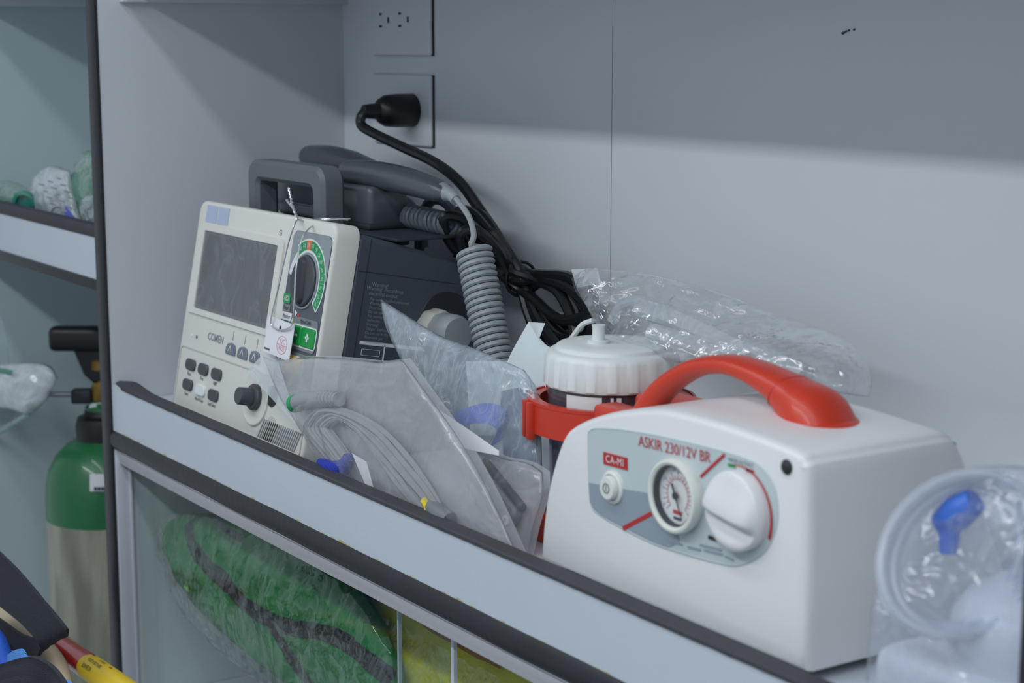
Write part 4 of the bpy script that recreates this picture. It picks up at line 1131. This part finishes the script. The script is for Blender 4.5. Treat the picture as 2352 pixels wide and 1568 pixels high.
b = B(); b.loft(rrect(-Lh, Lh, -0.0085, 0.0085, 0.006), [(-0.005, 0.002), (-0.003, 0), (0.003, 0), (0.005, 0.002)], PM); build(b, 'probe_body', 'probe_grey', prb)
b = B(); b.box((-Lh * 0.9, 0.0085, -0.004), (Lh * 1.02, 0.0145, 0.002), 0.002, M=PM); build(b, 'probe_back', 'housing_dark', prb)
for u, vv in ((-0.006, -0.001), (Lh * 0.86, -0.004)):
    b = B(); b.ring([(u + 0.0045 * math.cos(k * math.pi / 3), vv + 0.0045 * math.sin(k * math.pi / 3)) for k in range(6)], [(u + 0.0022 * math.cos(k * math.pi / 3), vv + 0.0022 * math.sin(k * math.pi / 3)) for k in range(6)], 0.0048, 0.0062, PM); build(b, 'white_nut', 'card_white', prb)
b = B(); b.ring(rrect(0.018, 0.0225, -0.002, 0.0025, 0.0005), rrect(0.0185, 0.022, -0.0015, 0.002, 0.0003), 0.0049, 0.0054, PM); build(b, 'symbol', 'print_black', prb)

# ------------------------------------------------------------------ tall clear bag with cuff
tb = thing('plastic_bag', 'tall pointed clear bag standing between monitor and pump', 'bag', (0.58, 0.09, -0.02))
def PC(px, py, y0=0.075, lean=0.12): return PA(px, py, lean, y0)
top = [PC(873, 686), PC(930, 722), PC(1010, 770), PC(1090, 800), PC(1165, 832), PC(1205, 850)]
left = [PC(873, 686), PC(884, 745), PC(925, 830), PC(985, 930), PC(1045, 1030), PC(1110, 1120)]
right = [PC(1205, 850), PC(1235, 900), PC(1240, 980), PC(1245, 1100)]
bot = [PC(1110, 1120), PC(1180, 1125), PC(1245, 1100)]
G = coons(top, bot, left, right, 60, 60)
build(pillow(G, 0.013, 0.016, 0.004, 26, (0.3, -1, 0.2), 2.3), 'bag_film', 'film_tall', tb, ang=180)
cf = thing('pressure_cuff', 'folded slate blue arm cuff inside the tall clear bag', 'cuff', PC(1200, 1100, 0.085))
top = [PC(1150, 900, 0.082), PC(1195, 890, 0.082), PC(1238, 905, 0.082)]; bot = [PC(1165, 1120, 0.082), PC(1205, 1125, 0.082), PC(1246, 1110, 0.082)]
G = coons(top, bot, [top[0], PC(1158, 1000, 0.082), bot[0]], [top[-1], PC(1243, 1000, 0.082), bot[-1]], 20, 24)
build(pillow(G, 0.010, 0.006, 0.003, 40, (0.3, -1, 0.2), 7.0), 'folded_cuff', 'cloth_blue', cf, ang=180)
# blue hook-and-loop band
bv = thing('fabric_band', 'blue woven hook-and-loop band curled inside tall clear bag', 'strap', PC(1100, 990, 0.07))
mid = [PC(1040, 966, 0.068), PC(1070, 956, 0.064), PC(1105, 949, 0.062), PC(1138, 955, 0.064), PC(1154, 975, 0.070), PC(1148, 1000, 0.074), PC(1133, 1020, 0.074)]
mid = smooth(mid, 5)
rows = [[], []]
for i, p in enumerate(mid):
    wv = Vector((0.1, 0.35, 1)).normalized() * 0.0085 if i < len(mid) * 0.6 else Vector((0.8, 0.2, 0.5)).normalized() * 0.007
    rows[0].append(p + wv); rows[1].append(p - wv)
b = B(); b.grid([rows[0], rows[1]]); b.grid([[p + Vector((0, 0.0015, 0)) for p in r] for r in rows]); build(b, 'band', 'blue_velcro', bv)

# ------------------------------------------------------------------ white paper sheets behind the bags
pp = thing('instruction_sheet', 'folded white paper sheet with bent corner behind the bags', 'paper', (0.58, 0.13, -0.02))
def PD(px, py, y0=0.118, lean=0.1): return PA(px, py, lean, y0)
b = B(); b.grid(coons([PD(1214, 739), PD(1252, 790), PD(1278, 800)], [PD(1150, 900), PD(1220, 930), PD(1285, 930)], [PD(1214, 739), PD(1165, 830), PD(1150, 900)], [PD(1278, 800), PD(1282, 860), PD(1285, 930)], 12, 12))
build(b, 'sheet', 'paper', pp)
b = B(); b.grid(coons([PD(1214, 739), PD(1252, 742, 0.110)], [PD(1232, 770), PD(1238, 778, 0.112)], [PD(1214, 739), PD(1232, 770)], [PD(1252, 742, 0.110), PD(1238, 778, 0.112)], 5, 5)); build(b, 'bent_corner', 'paper', pp)
b = B(); b.grid(coons([PD(1070, 829, 0.108), PD(1250, 829, 0.108)], [PD(1080, 1000, 0.108), PD(1262, 1000, 0.108)], [PD(1070, 829, 0.108), PD(1080, 1000, 0.108)], [PD(1250, 829, 0.108), PD(1262, 1000, 0.108)], 6, 6)); build(b, 'front_sheet', 'paper', pp)

# ------------------------------------------------------------------ white device in a clear bag at the right end of the shelf
nb = thing('nebulizer', 'white boxy device with pale domed cup at the shelf end', 'medical device', (1.18, 0.08, -0.02))
b = B(); b.box((1.121, 0.017, -0.0195), (1.236, 0.135, 0.031), 0.012, 4); build(b, 'case', 'white_gloss', nb)
b = B(); b.lathe([(0.048, 0.0), (0.050, 0.012), (0.047, 0.026), (0.036, 0.040), (0.018, 0.048), (0, 0.050)], Matrix.Translation((1.190, 0.070, 0.030)) @ Matrix.Diagonal((0.9, 0.9, 1.0, 1)), 40); build(b, 'cup', 'white_gloss', nb)
b = B(); b.lathe([(0.006, 0), (0.006, 0.003), (0.004, 0.004), (0.0035, 0.003), (0, 0.003)], frame((1.2085, 0.0172, 0.012), (1, 0, 0), (0, 0, 1)), 20); build(b, 'port', 'print_dark', nb)
tn = thing('tubing_coil', 'coiled clear tube with blue clip on the white device', 'tubing', (1.17, 0.05, 0.032))
TN = Vector((0.60, -0.62, 0.42)).normalized(); e1 = Vector((0.72, 0.69, 0)).normalized(); e2 = TN.cross(e1).normalized()
if e2.z < 0: e2 = -e2
tc0 = at(2200, 1275, Y=0.035)
for k in range(4):
    rx, ry = 0.030 + 0.0030 * k, 0.040 + 0.0025 * k; cx = tc0 + TN * (0.004 * k - 0.006) + e1 * 0.002 * (k % 2)
    tilt = 0.5 + 0.06 * k
    pts = []
    for j in range(28):
        a = 2 * math.pi * j / 28; u, v = rx * math.cos(a), ry * math.sin(a)
        pts.append(cx + e1 * (u * math.cos(tilt) + v * math.sin(tilt)) + e2 * (-u * math.sin(tilt) + v * math.cos(tilt)))
    b = B(); b.tube(pts, 0.0030, 8, closed=True); build(b, 'tube_turn', 'tube_clear', tn)
c0, c1 = at(2160, 1205, Y=0.045), at(2240, 1150, Y=0.05)
b = B(); b.tube([c0, c0.lerp(c1, 0.5), c1], [0.007, 0.010, 0.007], 10, sub=2); c2 = at(2178, 1270, Y=0.045); b.tube([c0.lerp(c1, 0.3), c2], [0.007, 0.005], 10); build(b, 'blue_clip', 'blue_clip', tn)
rb = thing('plastic_bag', 'hazy clear bag wrapped round the white device at shelf end', 'bag', (1.17, 0.05, -0.018))
top = [at(2075, 1180, Y=0.05), at(2130, 1110, Y=0.055), at(2200, 1078, Y=0.06), at(2290, 1068, Y=0.06), at(2380, 1075, Y=0.06)]
bot = [at(1988, 1600, Y=0.008), at(2100, 1640, Y=0.006), at(2260, 1680, Y=0.006), at(2370, 1700, Y=0.006)]
lft = [top[0], at(2035, 1290, Y=0.035), at(2000, 1410, Y=0.018), bot[0]]; rgt = [top[-1], at(2385, 1300, Y=0.03), bot[-1]]
G = coons(top, bot, lft, rgt, 50, 50)
for row in G:
    for p in row: p.y = max(p.y, 0.0165) if p.z < 0.0 else p.y; p.x = min(p.x, 1.2435)
build(pillow(G, 0.006, 0.012, 0.003, 30, (0.55, -0.75, 0.3), 9.0), 'bag_film', 'film_blue', rb, ang=180)

# ------------------------------------------------------------------ lower cupboard: wrapped bags
from mathutils.bvhtree import BVHTree
def solid_bag(name, top, bot, lft, rgt, m, parent, bf, bb_, cr, sc, nrm, seed, nu=60, nv=40):
    g = coons(top, bot, lft, rgt, nu, nv); bb = pillow(g, bf, bb_, cr, sc, nrm, seed)
    tree = BVHTree.FromBMesh(bb.bm)
    return build(bb, name, m, parent, ang=180), tree
def drape(tree, px, width, lift=0.0012, sub=6):
    """webbing laid on a surface: points found on it along the view of the strap's course"""
    P = smooth([Vector((x, y, 0)) for x, y in px], sub); hit = []
    for p in P:
        h = tree.ray_cast(CAM, ray(p.x, p.y))
        if h[0] is not None:
            n = h[1] if h[1].dot(CAM - h[0]) > 0 else -h[1]
            hit.append((h[0] + n * lift, n))
    rows = []
    for i, (p, n) in enumerate(hit):
        t_ = (hit[min(i + 1, len(hit) - 1)][0] - hit[max(i - 1, 0)][0]).normalized()
        s_ = t_.cross(n).normalized()
        rows.append([p + s_ * width * k - n * (0.0006 if abs(k) == 0.5 else 0) for k in (-0.5, -0.25, 0, 0.25, 0.5)])
    return rows
gb = thing('equipment_bag', 'green fabric bag with black webbing straps wrapped in clear plastic', 'bag', (0.25, 0.1, -0.36))
top = [at(388, 1215, Y=0.058), at(425, 1182, Y=0.062), at(500, 1180, Y=0.075), at(600, 1205, Y=0.09), at(700, 1255, Y=0.095), at(800, 1335, Y=0.095), at(880, 1440, Y=0.085), at(905, 1500, Y=0.08)]
bot = [at(392, 1262, Y=0.056), at(425, 1340, Y=0.056), at(480, 1420, Y=0.06), at(560, 1490, Y=0.065), at(660, 1570, Y=0.065), at(780, 1650, Y=0.06), at(910, 1720, Y=0.06)]
lft = [top[0], at(384, 1240, Y=0.056), bot[0]]; rgt = [top[-1], at(915, 1600, Y=0.07), bot[-1]]
_, tree = solid_bag('fabric_body', top, bot, lft, rgt, 'green_cloth', gb, 0.026, 0.06, 0.009, 13, (0.1, -1, 0.35), 5.5, 90, 60)
for path, w in (([(434, 1200), (440, 1245), (468, 1290), (510, 1328), (548, 1372), (590, 1406), (660, 1438), (740, 1452), (790, 1472), (850, 1520), (900, 1560)], 0.0165),
             ([(618, 1432), (640, 1462), (662, 1500), (690, 1540), (725, 1590)], 0.0135), ([(480, 1178), (520, 1215), (560, 1240)], 0.008)):
    b = B(); b.grid(drape(tree, path, w)); build(b, 'webbing_strap', 'black_web', gb)
b = B(); b.grid(drape(tree, [(424, 1345), (430, 1352), (436, 1352)], 0.006)); build(b, 'pull_tab', mat('lime', (160, 220, 60), 0.5), gb)
wr = thing('plastic_wrap', 'clear plastic sheet wrapped around the green bag', 'plastic wrap', (0.25, 0.08, -0.36))
top = [at(372, 1195, Y=0.050), at(430, 1172, Y=0.05), at(520, 1182, Y=0.055), at(620, 1215, Y=0.06), at(720, 1262, Y=0.062), at(810, 1335, Y=0.062), at(870, 1420, Y=0.058), at(905, 1490, Y=0.055)]
bot = [at(378, 1280, Y=0.046), at(430, 1400, Y=0.046), at(500, 1480, Y=0.046), at(600, 1560, Y=0.046), at(740, 1640, Y=0.046), at(905, 1720, Y=0.046)]
lft = [top[0], at(365, 1235, Y=0.048), bot[0]]; rgt = [top[-1], at(915, 1600, Y=0.05), bot[-1]]
G = coons(top, bot, lft, rgt, 90, 60)
for j, row in enumerate(G):
    for i, p in enumerate(row):
        c = 0.004 * ridged(Vector((p.x * 1.0, 0, p.z * 0.6)), 22, 3.0) + 0.003 * ridged(p, 50, 1.0)
        e = math.sin(math.pi * i / 89) * math.sin(math.pi * j / 59)
        p.y = max(0.0285, p.y - 0.018 * max(0, e) ** 0.5 - c * (e > 0))
b = B(); b.grid(G); build(b, 'wrap_film', 'film_bag', wr, ang=180)
yb = thing('equipment_bag', 'yellow fabric bag in clear plastic lying behind the green one', 'bag', (0.5, 0.16, -0.36))
top = [at(640, 1262, Y=0.15), at(720, 1290, Y=0.15), at(800, 1310, Y=0.15), at(950, 1380, Y=0.14), at(1100, 1450, Y=0.135), at(1300, 1560, Y=0.13)]
bot = [at(660, 1300, Y=0.145), at(760, 1400, Y=0.13), at(860, 1500, Y=0.12), at(950, 1600, Y=0.11), at(1080, 1700, Y=0.11), at(1300, 1780, Y=0.11)]
lft = [top[0], at(645, 1280, Y=0.15), bot[0]]; rgt = [top[-1], at(1305, 1650, Y=0.12), bot[-1]]
for l in (top, bot, lft, rgt):
    for p in l: p.z = max(p.z, -0.345)
_, tree = solid_bag('fabric_body', top, bot, lft, rgt, 'yellow_cloth', yb, 0.03, 0.05, 0.006, 14, (0.1, -1, 0.4), 2.2)
b = B(); b.grid(drape(tree, [(770, 1330), (860, 1350), (960, 1400), (1060, 1455), (1180, 1515)], 0.03, 0.001)); build(b, 'shade_band', 'shade_orange', yb)  # orange-brown band paints the shade near the top of the yellow cloth
yw = thing('plastic_wrap', 'clear plastic sheet wrapped around the yellow bag', 'plastic wrap', (0.55, 0.09, -0.36))
G = coons([p + Vector((0, -0.045, 0.004)) for p in top], [p + Vector((0, -0.045, 0)) for p in bot], [p + Vector((0, -0.045, 0)) for p in lft], [p + Vector((0, -0.045, 0)) for p in rgt], 80, 50)
for row in G:
    for p in row: p.y = max(0.03, p.y - 0.004 * ridged(p, 30, 2.0) - 0.003 * ridged(p, 70, 5.0))
b = B(); b.grid(G); build(b, 'wrap_film', 'film_bag', yw, ang=180)
kb_ = thing('equipment_bag', 'dark navy bag pushed back in the cupboard behind the green one', 'bag', (0.2, 0.22, -0.36))
tp = [Vector((0.06, 0.22, -0.12)), Vector((0.2, 0.22, -0.1)), Vector((0.4, 0.22, -0.12))]; bt = [Vector((0.06, 0.21, -0.33)), Vector((0.2, 0.21, -0.335)), Vector((0.4, 0.21, -0.33))]
solid_bag('fabric_body', tp, bt, [tp[0], bt[0]], [tp[-1], bt[-1]], 'navy_cloth', kb_, 0.025, 0.035, 0.006, 16, (0, -1, 0.1), 8.0, 40, 30)

# ------------------------------------------------------------------ left compartment: oxygen cylinder
ox = thing('oxygen_cylinder', 'tall oxygen cylinder with green shoulder and bare metal body', 'gas cylinder', (-0.367, 0.125, -0.80))
OM = Matrix.Translation((-0.367, 0.125, 0))
b = B(); b.lathe([(0, -0.80), (0.066, -0.80), (0.0785, -0.79), (0.0785, -0.2445), (0, -0.2445)], OM, 48); build(b, 'metal_body', 'cyl_metal', ox)
b = B(); b.lathe([(0.0788, -0.247), (0.0788, -0.222), (0.0775, -0.203), (0.0735, -0.184), (0.064, -0.166), (0.050, -0.152), (0.034, -0.143), (0, -0.143)], OM, 48); build(b, 'painted_shoulder', 'cyl_green', ox)
b = B(); b.lathe([(0.028, -0.150), (0.036, -0.149), (0.0365, -0.126), (0.034, -0.116), (0.026, -0.113), (0.024, -0.106), (0, -0.106)], OM, 36); build(b, 'neck_collar', 'black_plastic', ox)
b = B(); b.lathe([(0.024, -0.108), (0.0235, -0.102), (0.018, -0.100), (0.018, -0.096), (0.012, -0.094), (0, -0.094)], OM, 30); build(b, 'neck_ring', 'cyl_green', ox)
b = B(); b.lathe([(0.012, -0.098), (0.0145, -0.092), (0.0145, -0.074), (0.011, -0.070), (0.011, -0.055), (0.016, -0.053), (0.016, -0.042), (0.010, -0.038), (0, -0.036)], OM, 24); vv = build(b, 'valve', 'brass', ox)
oc = Vector((-0.367, 0.125, 0)); rdir = RT
HMx = frame(oc + Vector((0, 0, -0.014)), rdir, (0, 0, 1))
b = B(); b.box((-0.066, -0.0155, -0.014), (0.062, 0.0165, 0.014), 0.008, 3, M=HMx)
b.loft(fix([(-0.034, -0.013), (-0.022, -0.045), (-0.010, -0.056), (0.018, -0.056), (0.030, -0.03), (0.036, -0.013)]), [(-0.012, 0.003), (-0.009, 0), (0.009, 0), (0.012, 0.003)], HMx)
build(b, 'regulator_handle', 'black_plastic', ox)
b = B(); b.box((-0.040, -0.084, -0.010), (-0.014, -0.066, 0.010), 0.002, M=HMx); build(b, 'clamp_block', 'housing_dark', ox)
b = B(); b.tube([HMx @ Vector((-0.075, -0.073, 0)), HMx @ Vector((-0.038, -0.073, 0))], 0.0035, 10); build(b, 'outlet_spigot', 'steel', ox)
def sticker(name, a_px, rows, rad_fn, m, parent):
    pass
sp = [(205, 1092), (255, 1086), (257, 1128), (206, 1130)]
cyl_tree = None
for (px0, py0, px1, py1, rr, m) in ((206, 1088, 258, 1128, 0.0796, 'card_white'),):
    b = B(); n = 6; rows = []
    for j in range(4):
        row = []
        for i in range(n + 1):
            r_ = ray(px0 + (px1 - px0) * i / n, py0 + (py1 - py0) * j / 3)
            a_, c_ = CAM - oc, r_
            qa = c_.x ** 2 + c_.y ** 2; qb = 2 * (a_.x * c_.x + a_.y * c_.y); qc = a_.x ** 2 + a_.y ** 2 - rr ** 2
            tt = (-qb - math.sqrt(qb * qb - 4 * qa * qc)) / (2 * qa); row.append(CAM + r_ * tt)
        rows.append(row)
    b.grid(rows); st = build(b, 'paper_sticker', m, ox)
    cpt = (rows[1][3] + rows[2][3]) / 2; ux = (rows[1][4] - rows[1][2]).normalized()
    b = B(); SMx = frame(cpt + Vector((0.94, -0.34, 0)) * 0.0012, ux, (0, 0, 1))
    for k in range(5): b.box((-0.009 + 0.0045 * k, -0.0095, 0), (-0.0055 + 0.0045 * k, -0.0055, 0.0003), M=SMx)
    build(b, 'print_line', 'print_black', st)
b = B(); b.loft(curve2([(-0.012, -0.082), (0.012, -0.082), (0.014, -0.094), (0.004, -0.101), (-0.006, -0.096), (-0.014, -0.090)], 3)[::-1], [(0.0165, 0), (0.0172, 0)], HMx); build(b, 'tag_label', 'card_white', ox)

# oxygen masks in film on the left shelf
def blob_bag(name, label, pts4, Y, m, inner, bulge, seed, group='packaged oxygen masks on the left shelf', cat='mask package'):
    (t0, t1, b0, b1) = pts4
    ctr = at((t0[0] + t1[0] + b0[0] + b1[0]) / 4, max(b0[1], b1[1]), Y=Y)
    o = thing(name, label, cat, ctr, group)
    tp = [at(*t0, Y=Y), at((t0[0] + t1[0]) / 2, min(t0[1], t1[1]) - 10, Y=Y + 0.01), at(*t1, Y=Y)]
    bt = [at(*b0, Y=Y), at((b0[0] + b1[0]) / 2, (b0[1] + b1[1]) / 2 + 4, Y=Y), at(*b1, Y=Y)]
    g = coons(tp, bt, [tp[0], bt[0]], [tp[-1], bt[-1]], 34, 26)
    build(pillow(g, bulge, bulge * 0.6, 0.006, 34, (0.6, -0.8, 0.2), seed), 'film_wrap', m, o, ang=180)
    return o
o = blob_bag('mask_package', 'tall wrapped green mask beside the partition on left shelf', ((165, 385), (238, 355), (185, 545), (245, 545)), 0.075, 'film_green', None, 0.03, 1.1)
c0 = at(222, 440, Y=0.085)
b = B(); b.lathe([(0.034, 0), (0.036, 0.006), (0.033, 0.022), (0.024, 0.036), (0.010, 0.045), (0, 0.046)], frame(c0, (0.5, 0.8, 0), (0.2, -0.1, 1)), 28); build(b, 'mask_cup', 'mask_green', o)
b = B(); b.tube([at(205, 470, Y=0.06), at(222, 455, Y=0.055), at(236, 452, Y=0.055)], 0.005, 8, sub=3); build(b, 'green_port', 'teal', o)
o = blob_bag('mask_package', 'white printed plastic mask wrapper lying on left shelf', ((70, 425), (160, 392), (60, 500), (190, 530)), 0.05, 'film_milky', None, 0.02, 2.6)
b = B()
for k in range(12):
    row, cl3 = divmod(k, 3)
    p = at(96 + 20 * cl3 + 9 * row, 424 + 15 * row - 7 * cl3, Y=0.031); ww = (0.011, 0.007, 0.009)[(k * 2 + row) % 3]
    b.box((p.x - ww, p.y - 0.0004, p.z - 0.0007), (p.x + ww, p.y, p.z + 0.0007))
build(b, 'print_line', 'btn_slate', o)
b = B(); p0 = at(158, 465, Y=0.03); b.poly([at(150, 470, Y=0.028), at(176, 505, Y=0.028), at(148, 495, Y=0.028)]); build(b, 'blue_print', 'blue_velcro', o)
b = B(); b.tube([at(112, 500, Y=0.028), at(124, 478, Y=0.028), at(142, 476, Y=0.028), at(154, 488, Y=0.028)], 0.0012, 6, sub=4); build(b, 'elastic_cord', 'print_grey', o)
o = blob_bag('mask_package', 'low wrapped mask with teal valve at far left shelf', ((-40, 425), (80, 440), (-40, 500), (95, 500)), 0.045, 'film_green', None, 0.02, 4.1)
b = B(); b.lathe([(0.010, 0), (0.0135, 0.002), (0.0135, 0.010), (0.009, 0.012), (0.008, 0.004), (0, 0.004)], frame(at(58, 462, Y=0.03), (0.55, 0.83, 0), (0, 0, 1)), 24); build(b, 'teal_valve', 'teal', o)
b = B(); b.tube([at(-30, 462, Y=0.035), at(15, 466, Y=0.033), at(45, 468, Y=0.031)], 0.008, 10, sub=3); build(b, 'teal_hose', 'mask_green', o)
for k in range(1):
    o = blob_bag('small_bag', 'small clear crinkled bag at the right corner of left shelf', ((188, 462), (238, 455), (184, 532), (240, 540)), 0.035, 'film_clear', None, 0.012, 6.4, cat='bag')

# package hanging against the left wall
hp_ = thing('mask_package', 'white and teal wrapped mask hanging left of the oxygen cylinder', 'mask package', at(60, 960, Y=0.03), 'hanging mask')
g = coons([at(-60, 845, Y=0.02), at(40, 832, Y=0.03), at(110, 838, Y=0.05), at(132, 868, Y=0.055)], [at(-60, 935, Y=0.015), at(20, 940, Y=0.02), at(70, 950, Y=0.03), at(110, 915, Y=0.045)], [at(-60, 845, Y=0.02), at(-60, 935, Y=0.015)], [at(132, 868, Y=0.055), at(110, 915, Y=0.045)], 40, 26)
build(pillow(g, 0.02, 0.015, 0.007, 30, (0.6, -0.8, 0.2), 3.3), 'wrapper', 'film_milky', hp_, ang=180)
g2 = coons([at(-60, 860, Y=0.03), at(40, 850, Y=0.036), at(100, 860, Y=0.05)], [at(-60, 905, Y=0.03), at(40, 915, Y=0.036), at(85, 910, Y=0.045)], [at(-60, 860, Y=0.03), at(-60, 905, Y=0.03)], [at(100, 860, Y=0.05), at(85, 910, Y=0.045)], 24, 14)
build(pillow(g2, 0.012, 0.01, 0.004, 40, (0.6, -0.8, 0.2), 1.3), 'white_lining', 'paper', hp_, ang=180)
b = B(); b.grid(coons([at(-30, 838, Y=0.006), at(30, 850, Y=0.012)], [at(-30, 850, Y=0.006), at(26, 862, Y=0.012)], [at(-30, 838, Y=0.006), at(-30, 850, Y=0.006)], [at(30, 850, Y=0.012), at(26, 862, Y=0.012)], 4, 4)); build(b, 'teal_print', 'teal', hp_)
b = B(); b.tube([at(70, 930, Y=0.03), at(62, 950, Y=0.03), at(40, 965, Y=0.03), at(-30, 1010, Y=0.03)], [0.005, 0.005, 0.004, 0.004], 8, sub=4); build(b, 'clear_tube', 'film_green', hp_)
b = B(); b.tube([at(20, 838, Y=0.03), at(10, 760, Y=0.02), at(-30, 655, Y=0.004)], 0.001, 6, sub=4); build(b, 'hanging_string', 'tube_clear', hp_)

# ------------------------------------------------------------------ stretcher corner in front of the cupboard
sr = thing('stretcher', 'red tubed rescue stretcher with beige frame and blue mattress', 'stretcher', (0.0, -0.15, -0.80))
A0, A1 = at(10, 1396, Y=-0.085), at(345, 1629, Y=-0.115)
ax = (A1 - A0).normalized(); L_ = (A1 - A0).length
b = B(); b.tube([A0 + (A1 - A0) * k / 8 for k in range(9)], 0.0128, 28); rt_ = build(b, 'handle_tube', 'stretcher_red', sr)
nf = (CAM - (A0 + A1) / 2); nf = (nf - ax * nf.dot(ax)).normalized(); nu_ = ax.cross(nf)
if nu_.z < 0: nu_ = -nu_
def on_tube(s, w, h=0.0003):       # s along the axis, w around it (0 = facing the aisle, up positive)
    a = w / 0.0128
    return A0 + ax * s + (nf * math.cos(a) + nu_ * math.sin(a)) * (0.0128 + h)
def s_of(px, py):
    p = at(px, py, Y=-0.1); return (p - A0).dot(ax)
sA, sB = s_of(216, 1524), s_of(320, 1606)
b = B(); rows = []
for j in range(11):
    w = -0.016 + 0.038 * j / 10
    cut = 0.006 * math.cos(w / 0.0128 * 1.1)
    rows.append([on_tube(sA - cut + 0.004 + (sB + 0.05 - sA) * i / 12, w, 0.0004) for i in range(13)])
b.grid(rows); yl = build(b, 'warning_label', 'label_yellow', rt_)
for k, (tx, w, sz, sh_, s_mid) in enumerate((('NO LEVANTE,', -0.0010, 0.0062, 0, 0.026), ('TIRE NI GUÍE LA CAMILLA', 0.0062, 0.0052, 0, 0.034), ('POR EL ASA', 0.0122, 0.0046, 0, 0.040))):
    tm = text_mesh(tx, sz, squash=0.72)
    for v in tm.verts:
        q = on_tube(sA + s_mid - v.co.x, w - v.co.y, 0.0008); v.co = q
    b = B(); b.merge(tm); build(b, 'lettering', 'print_black', yl, flat=True)
for s0_, w0_ in ((0.0060, 0.0105), (0.066, 0.0085)):
    b = B(); b.poly([on_tube(sA + s0_ + ds, w0_ + dw, 0.0008) for ds, dw in ((-0.0035, 0.0035), (0.0045, 0.0040), (-0.0005, -0.0065))]); build(b, 'warning_triangle', 'label_red', yl, flat=True)
b = B(); b.sweep([at(-30, 1370, Y=-0.12), at(0, 1410, Y=-0.12), at(25, 1440, Y=-0.12), at(65, 1462, Y=-0.12), at(105, 1500, Y=-0.125), at(135, 1545, Y=-0.13), at(150, 1620, Y=-0.14)], None, (0.4, -0.9, 0.1),
                 [0.010] * 7, [0.010, 0.012, 0.016, 0.016, 0.014, 0.013, 0.013], 16, 5); build(b, 'beige_frame', 'stretcher_beige', sr)
g = coons([at(-60, 1400, Y=-0.17), at(0, 1445, Y=-0.17), at(25, 1490, Y=-0.17), at(45, 1540, Y=-0.17), at(60, 1640, Y=-0.17)], [at(-60, 1700, Y=-0.2), at(0, 1700, Y=-0.2), at(60, 1700, Y=-0.2)], [at(-60, 1400, Y=-0.17), at(-60, 1700, Y=-0.2)], [at(60, 1640, Y=-0.17), at(60, 1700, Y=-0.2)], 24, 20)
build(pillow(g, 0.012, 0.012, 0.003, 20, (0.5, -0.8, 0.3), 1.9), 'mattress', 'stretcher_blue', sr, ang=180)
def ribbon(name, label, mids, widths, m, thick=0.0016, cat='strap'):
    P = smooth([Vector(p) for p in mids], 6); n_ = len(P); W = [Vector(w) for w in widths]; k_ = len(W)
    rows = []
    for i, p in enumerate(P):
        x = i * (k_ - 1) / (n_ - 1); a = min(int(x), k_ - 2); w = W[a].lerp(W[a + 1], x - a)
        rows.append((p + w, p - w))
    bb = B()
    tn_ = []
    for i, p in enumerate(P):
        t_ = P[min(i + 1, n_ - 1)] - P[max(i - 1, 0)]; nn = t_.cross(rows[i][0] - rows[i][1]); nn = nn.normalized() * thick if nn.length > 1e-9 else Vector((0, thick, 0)); tn_.append(nn)
    gr = []
    for (u, v), nn in zip(rows, tn_):
        prof_ = []
        for k in range(9):
            f = k / 8; ridge = 0.35 * math.cos(f * math.pi * 6)
            prof_.append(u.lerp(v, f) + nn * (0.8 + ridge))
        prof_ += [v - nn, u.lerp(v, 0.5) - nn, u - nn]
        gr.append(prof_)
    bb.grid(gr, closed_u=True)
    return build(bb, name, m, label=label, cat=cat)
def dpx(p, q): return (at(*q, Y=-0.16) - at(*p, Y=-0.16)) * 0.5
ribbon('webbing_strap', 'wide black ribbed webbing strap folded over the stretcher frame',
       [at(-40, 1300, Y=-0.16), at(20, 1350, Y=-0.16), at(75, 1405, Y=-0.16), at(118, 1455, Y=-0.158), at(122, 1474, Y=-0.150), at(95, 1488, Y=-0.146), at(50, 1478, Y=-0.146), at(10, 1455, Y=-0.148), at(-30, 1430, Y=-0.15)],
       [dpx((-20, 1365), (20, 1260)), dpx((0, 1382), (40, 1300)), dpx((50, 1425), (100, 1375)), dpx((88, 1470), (150, 1440)), dpx((82, 1480), (150, 1446)), dpx((95, 1508), (110, 1470)), dpx((50, 1505), (55, 1462)), dpx((10, 1485), (10, 1430)), dpx((-30, 1460), (-30, 1400))], 'black_web')
ribbon('webbing_strap', 'light blue flat strap crossing the stretcher mattress corner',
       [at(20, 1540, Y=-0.205), at(60, 1515, Y=-0.20), at(95, 1545, Y=-0.195), at(150, 1590, Y=-0.19)], [dpx((30, 1490), (30, 1560)), dpx((45, 1490), (62, 1535)), dpx((90, 1560), (100, 1530)), dpx((140, 1610), (165, 1570))], 'strap_lightblue')
ribbon('webbing_strap', 'dark grey strap lying across the bottom left stretcher corner',
       [at(-40, 1575, Y=-0.235), at(20, 1555, Y=-0.235), at(70, 1548, Y=-0.235), at(115, 1568, Y=-0.23), at(150, 1620, Y=-0.23)], [dpx((0, 1590), (0, 1530)), dpx((0, 1590), (0, 1530)), dpx((60, 1590), (70, 1520)), dpx((95, 1600), (115, 1545)), dpx((140, 1650), (160, 1590))], 'black_web')
